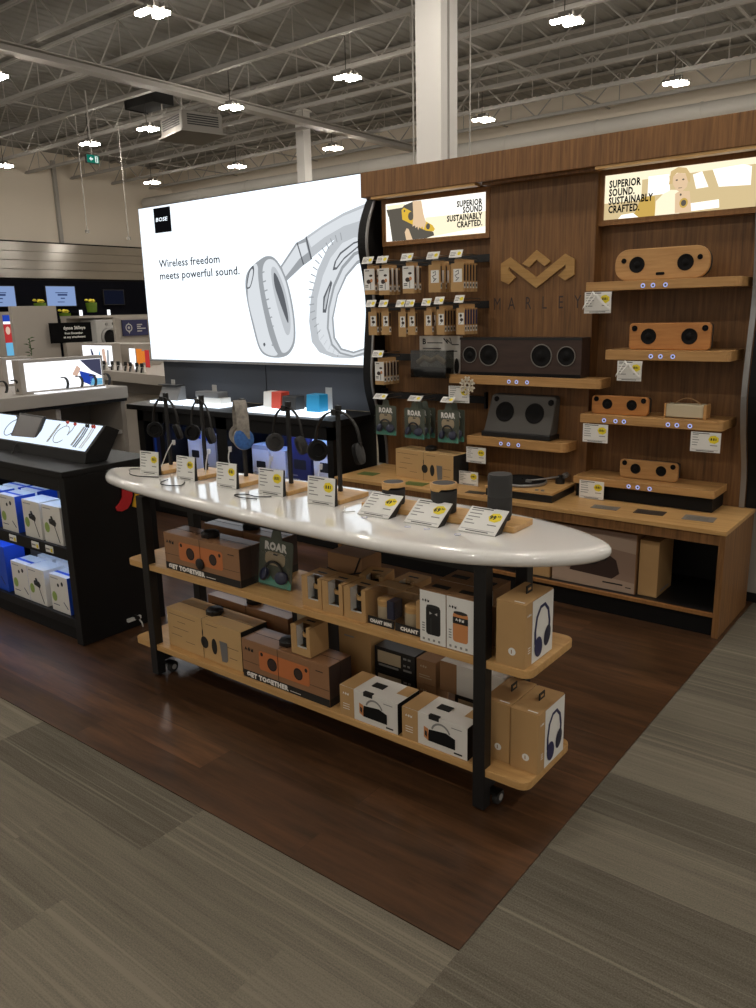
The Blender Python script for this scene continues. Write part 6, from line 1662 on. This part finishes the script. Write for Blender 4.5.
def band(label, x, y, z, group):
    r = thing('fitness_band', label, 'wristband', (x, y, z), 0.3, group)
    mb = MB('ink'); mb.strap([(0.0, 0.045 * math.cos(a), 0.062 + 0.05 * math.sin(a)) for a in [(-0.9 + i * 0.32) for i in range(10)]], 0.022, 0.006, (1, 0, 0)); mb.build('strap', parent=r)
    mb = MB('clear'); mb.tube([(0, -0.01, 0.0), (0, -0.03, 0.04), (0, 0.0, 0.10)], 0.004, 6); mb.build('stand', parent=r)
    return r
GF = 'wristbands on clear stands'
b0 = band('black wristband on a clear stand, first along the lit white lightbox', -4.765, 1.885, 1.051, GF)
for i, y in enumerate((2.01, 2.13, 2.255)):
    dup(b0, (-4.765, y, 1.051), label='black wristband on a clear stand, %s along the lit white lightbox' % ORD[i + 1])
for i, y in enumerate((1.47, 1.56)):
    dup(b0, (-4.90, y, 1.051), label='black wristband at the picture edge of the grey counter, %s of two' % ORD[i])
# on the farther counter
r = thing('counter_riser', 'grey riser block on the farther counter, below the dark sign', 'riser', (-7.40, 4.1, 1.0505), 0.0)
MB('counter').box(-0.50, 0.50, -0.05, 0.3, 0, 0.25).build('block', parent=r, bevel=0.004)
lightbox('small lit poster of pale figures on the farther counter', -7.47, 0.02, 0.60, 1.0510, 0.25,
    [('e_lbdark', [(0.18, 0.20), (0.20, 0.22), (0.24, 0.15), (0.20, 0.12)]), ('e_lbpink', [(0.40, 0.20), (0.46, 0.22), (0.48, 0.05), (0.42, 0.05)]), ('e_lbcyan', [(0.30, 0.04), (0.36, 0.20), (0.40, 0.02)]), ('e_g3', [(0.50, 0.20), (0.54, 0.20), (0.53, 0.03), (0.48, 0.03)])], 3.74, -PI / 2)
G2_ = 'devices standing on the farther counter'
for i, (x, y) in enumerate([(-6.78, 3.58), (-6.66, 3.60), (-6.52, 3.58), (-6.36, 3.56), (-6.22, 3.52), (-6.08, 3.50), (-5.94, 3.46)]):
    r = thing('demo_watch', 'small dark demo watch on a white stand, %s along the farther counter' % ORD[i], 'watch', (x, y, 1.0505), 0.5, G2_)
    mb = MB('cardwhite'); mb.prism([(-0.03, 0.0), (0.03, 0.0), (0.012, 0.075), (-0.012, 0.075)], 'x', -0.018, 0.018); mb.build('stand', parent=r)
    mb = MB('ink'); mb.box(-0.016, 0.016, -0.03, -0.018, 0.055, 0.095); mb.strap([(0, -0.026, 0.05), (0, -0.045, 0.02), (0, -0.05, 0.0)], 0.02, 0.004, (1, 0, 0)); mb.build('watch', parent=r)
r = thing('lit_poster', 'bright orange and white lit poster strip at the far end of the farther counter', 'poster', (-6.45, 3.72, 1.0505), -0.15)
mb = MB('e_lb'); mb.box(-0.10, 0.02, 0, 0.01, 0, 0.22); mb.use('e_lborange'); mb.box(0.06, 0.17, 0, 0.01, 0.05, 0.22); mb.box(0.19, 0.25, 0, 0.01, 0.08, 0.20); mb.use('e_lbred'); mb.box(0.25, 0.33, 0, 0.01, 0.03, 0.21); mb.build('lit_face', parent=r)
# tall grey partition, dark sign, blue sign
r = thing('display_partition', 'plain warm grey upright partition behind the counters', 'partition', (-8.05, 3.54, 0.0), 0.0)
MB('counter').box(-0.03, 0.03, -0.285, 0.27, 0.0045, 1.75).build('panel', parent=r, bevel=0.004)
MB('counterdark').box(-0.06, 0.06, -0.3, 0.285, 0.0005, 0.05).build('foot', parent=r) 
r = thing('black_sign', 'black sign board with white lettering above the farther counter', 'sign', (-7.95, 3.93, 1.318), 0.0)
MB('blackboard').box(-0.02, 0.0, -0.27, 0.27, 0.0, 0.235).build('board', parent=r)
mb = MB('inkwhite'); U_ = V((0, 1, 0)); W_ = V((0, 0, 1))
mb.text('dyson 360eye', V((0.001, -0.10, 0.155)), 0.038, U_, W_, bold=0.03, fit=0.29)
mb.text('from December', V((0.001, -0.09, 0.10)), 0.024, U_, W_, bold=0.03, fit=0.24); mb.text('at any attachment', V((0.001, -0.11, 0.055)), 0.024, U_, W_, bold=0.03, fit=0.29)
mb.build('lettering', parent=r)
MB('counter').box(-0.05, 0.03, -0.1, 0.1, -0.27, 0.0).build('post', parent=r)
r = thing('blue_sign', 'navy sign with a pale round emblem beside the billboard', 'sign', (-9.97, 6.27, 1.313), 0.0)
MB('navy').box(-0.02, 0.0, -0.235, 0.235, 0, 0.245).build('board', parent=r)
mb = MB('inklight'); mb.ring(-0.12, 0.125, 0.062, 0.045, 0.001, 24, 'x'); mb.disc(-0.12, 0.125, 0.022, 0.022, 0.001, 14, 'x'); mb.flat([(-0.14, 0.075), (-0.10, 0.075), (-0.12, 0.03)], 'x', 0.0006); mb.flat([(-0.135, 0.175), (-0.105, 0.175), (-0.12, 0.205)], 'x', 0.0006)
for z, a, b_ in ((0.16, 0.03, 0.13), (0.13, 0.03, 0.10), (0.10, 0.03, 0.19), (0.06, 0.03, 0.12)): mb.flat([(a, z), (b_, z), (b_, z + 0.018), (a, z + 0.018)], 'x', 0.001)
mb.build('printed_emblem', parent=r)
r = thing('display_partition', 'low grey fixture panel carrying the navy sign', 'partition', (-10.02, 6.2, 0), 0.0)
MB('counter').box(-0.03, 0.02, -0.28, 0.40, 0.0045, 1.60).build('panel', parent=r, bevel=0.004)
MB('counterdark').box(-0.07, 0.06, -0.30, 0.42, 0.0005, 0.06).build('foot', parent=r)
for i, (y, lb) in enumerate([(7.87, 'small bright upright card above the washing machine, first of two'), (8.52, 'small bright upright card above the washing machine, second of two')]):
    tag(MB('e_lb').box(0, 0.02, -0.03, 0.03, 0, 0.11).build('lit_card', loc=(-14.03, y, 1.6505)), lb, 'card', 'bright cards on the appliance plinth')
# washing machine on its plinth
r = thing('display_plinth', 'long pale plinth wall with a ledge for appliances', 'plinth', (-14.5, 8.6, 0), 0.0)
MB('counter').box(-0.1, 0.1, -0.85, 1.6, 0.0005, 1.6).build('wall', parent=r)
MB('counter').box(-0.12, 0.6, -0.85, 1.6, 1.60, 1.65).build('ledge', parent=r)
MB('blackmatte').box(0.10, 0.75, -0.8, 0.45, 0.0005, 1.06).build('base', parent=r)
r = thing('washing_machine', 'silver front-loading washing machine on a dark base far behind', 'washing machine', (-14.05, 8.34, 1.0605), 0.0)
MB('greyplastic').box(-0.3, 0.25, -0.30, 0.30, 0, 0.50).build('body', parent=r, bevel=0.01)
mb = MB('silver'); mb.lathe([(0.21, 0.0), (0.21, 0.03), (0.16, 0.04), (0.155, 0.0)], (0.25, 0.0, 0.14), 'x', 24); dr = mb.build('door', parent=r, smooth=40)
MB('cone').lathe([(0.15, 0.0), (0.14, 0.02), (0.0005, 0.03)], (0.25, 0.0, 0.14), 'x', 24).build('door_glass', parent=dr, smooth=40)
mb = MB('ink'); mb.box(0.251, 0.256, 0.08, 0.22, 0.39, 0.44); mb.build('control_screen', parent=r)
MB('silver').lathe([(0.03, 0), (0.028, 0.03)], (0.25, -0.06, 0.41), 'x', 14).build('dial', parent=r)
# vases with yellow flowers
def vase(label, loc):
    r = thing('flower_vase', label, 'vase', loc, 0.0, 'green vases with yellow flowers')
    MB('glassgreen').lathe([(0.09, 0), (0.11, 0.01), (0.12, 0.12), (0.13, 0.22)], (0, 0, 0), 'z', 16).build('vase', parent=r, smooth=40)
    mb = MB('flower'); rn = random.Random(3)
    for i in range(9): mb.lathe([(0.02, -0.02), (0.045, 0.0), (0.02, 0.03)], (rn.uniform(-0.1, 0.1), rn.uniform(-0.1, 0.1), 0.25 + rn.uniform(-0.02, 0.03)), 'z', 7)
    mb.build('blooms', parent=r); return r
v0 = vase('green vase of yellow flowers beside the grey partition', (-15.6, 8.46, 1.5))
dup(v0, (-15.6, 9.14, 1.72), label='green vase of yellow flowers above the washing machine')
dup(v0, (-15.6, 7.90, 1.72), label='green vase of yellow flowers peeking over the grey partition')
r = thing('appliance_ledge', 'dark stepped ledge holding the flower vases', 'ledge', (-15.7, 8.6, 0), 0.0)
mb = MB('bluewall'); mb.box(-0.4, 0.3, -0.45, 0.05, 0.0005, 1.4995); mb.build('low_block', parent=r)
mb = MB('bluewall'); mb.box(-0.4, 0.3, 0.10, 2.6, 0.0005, 1.7195); mb.box(-0.4, 0.3, -1.2, -0.5, 0.0005, 1.7195); mb.build('high_block', parent=r)
# wall screens
def screen(label, y0, y1, z0, z1, m, txt=True):
    r = thing('wall_screen', label, 'screen', (-19.46, (y0 + y1) / 2, z0), 0.0, 'screens on the dark appliance wall')
    w, h = (y1 - y0), (z1 - z0)
    MB('ink').box(-0.05, 0.0, -w / 2 - 0.02, w / 2 + 0.02, -0.02, h + 0.02).build('frame', parent=r)
    mb = MB(m); mb.flat([(-w / 2, 0), (w / 2, 0), (w / 2, h), (-w / 2, h)], 'x', 0.002)
    if txt:
        mb.use('e_scrink')
        for a, b_, z, t in ((-0.10, 0.18, 0.52, 0.05), (-0.16, 0.2, 0.66, 0.02), (-0.02, 0.10, 0.36, 0.03), (-0.12, 0.08, 0.18, 0.02)): mb.flat([(a * w * 1.2, z * h), (b_ * w * 1.2, z * h), (b_ * w * 1.2, z * h + t), (a * w * 1.2, z * h + t)], 'x', 0.003)
    mb.build('lit_face', parent=r)
screen('pale blue screen on the dark wall above the grey partition', 10.30, 11.15, 1.94, 2.45, 'e_screen')
screen('pale blue screen on the dark wall cut by the picture edge', 8.55, 9.43, 1.94, 2.44, 'e_screen')
screen('switched-off dark screen on the dark wall beside the billboard', 12.05, 12.70, 1.97, 2.36, 'e_screen2', False)
# poster and plant at the picture edge
r = thing('poster_stand', 'upright red and blue poster stand at the picture edge', 'poster', (-9.0, 3.69, 0), 0.0)
MB('counter').box(-0.03, 0.0, -0.14, 0.06, 0.0005, 1.70).build('panel', parent=r)
mb = MB('e_lbred'); mb.flat([(-0.045, 1.16), (0.058, 1.16), (0.058, 1.66), (-0.045, 1.66)], 'x', 0.001); mb.use('e_lbblue'); mb.flat([(-0.045, 1.58), (0.058, 1.58), (0.058, 1.66), (-0.045, 1.66)], 'x', 0.002); mb.use('e_lbcyan'); mb.flat([(-0.045, 1.16), (0.058, 1.16), (0.058, 1.32), (-0.045, 1.32)], 'x', 0.002)
mb.use('e_lbpink'); mb.disc(0.005, 1.47, 0.03, 0.05, 0.003, 12, 'x'); mb.use('e_lb'); mb.flat([(-0.045, 1.55), (0.058, 1.55), (0.058, 1.58), (-0.045, 1.58)], 'x', 0.003); mb.build('printed_face', parent=r)
MB('counterdark').box(-0.1, 0.1, -0.17, 0.09, 0.0004, 0.03).build('foot', parent=r)
r = thing('potted_plant', 'thin green plant in a small white pot before the grey partition', 'plant', (-7.9, 3.36, 1.0505), 0.0)
MB('cardwhite').lathe([(0.045, 0), (0.055, 0.06), (0.055, 0.07)], (0, 0, 0), 'z', 14).build('pot', parent=r, smooth=40)
mb = MB('leaf'); rn = random.Random(5); mb.tube([(0, 0, 0.06), (0.0, 0.01, 0.2), (0, 0, 0.34)], 0.005, 5)
for i in range(14):
    z = 0.10 + 0.018 * i; a = rn.uniform(0, 2 * PI); L = 0.07
    mb.add([(0, 0, z), (L * 0.5 * math.cos(a) - 0.015 * math.sin(a), L * 0.5 * math.sin(a) + 0.015 * math.cos(a), z + 0.02), (L * math.cos(a), L * math.sin(a), z + 0.015), (L * 0.5 * math.cos(a) + 0.015 * math.sin(a), L * 0.5 * math.sin(a) - 0.015 * math.cos(a), z + 0.02)], [(0, 1, 2, 3)])
mb.build('foliage', parent=r)
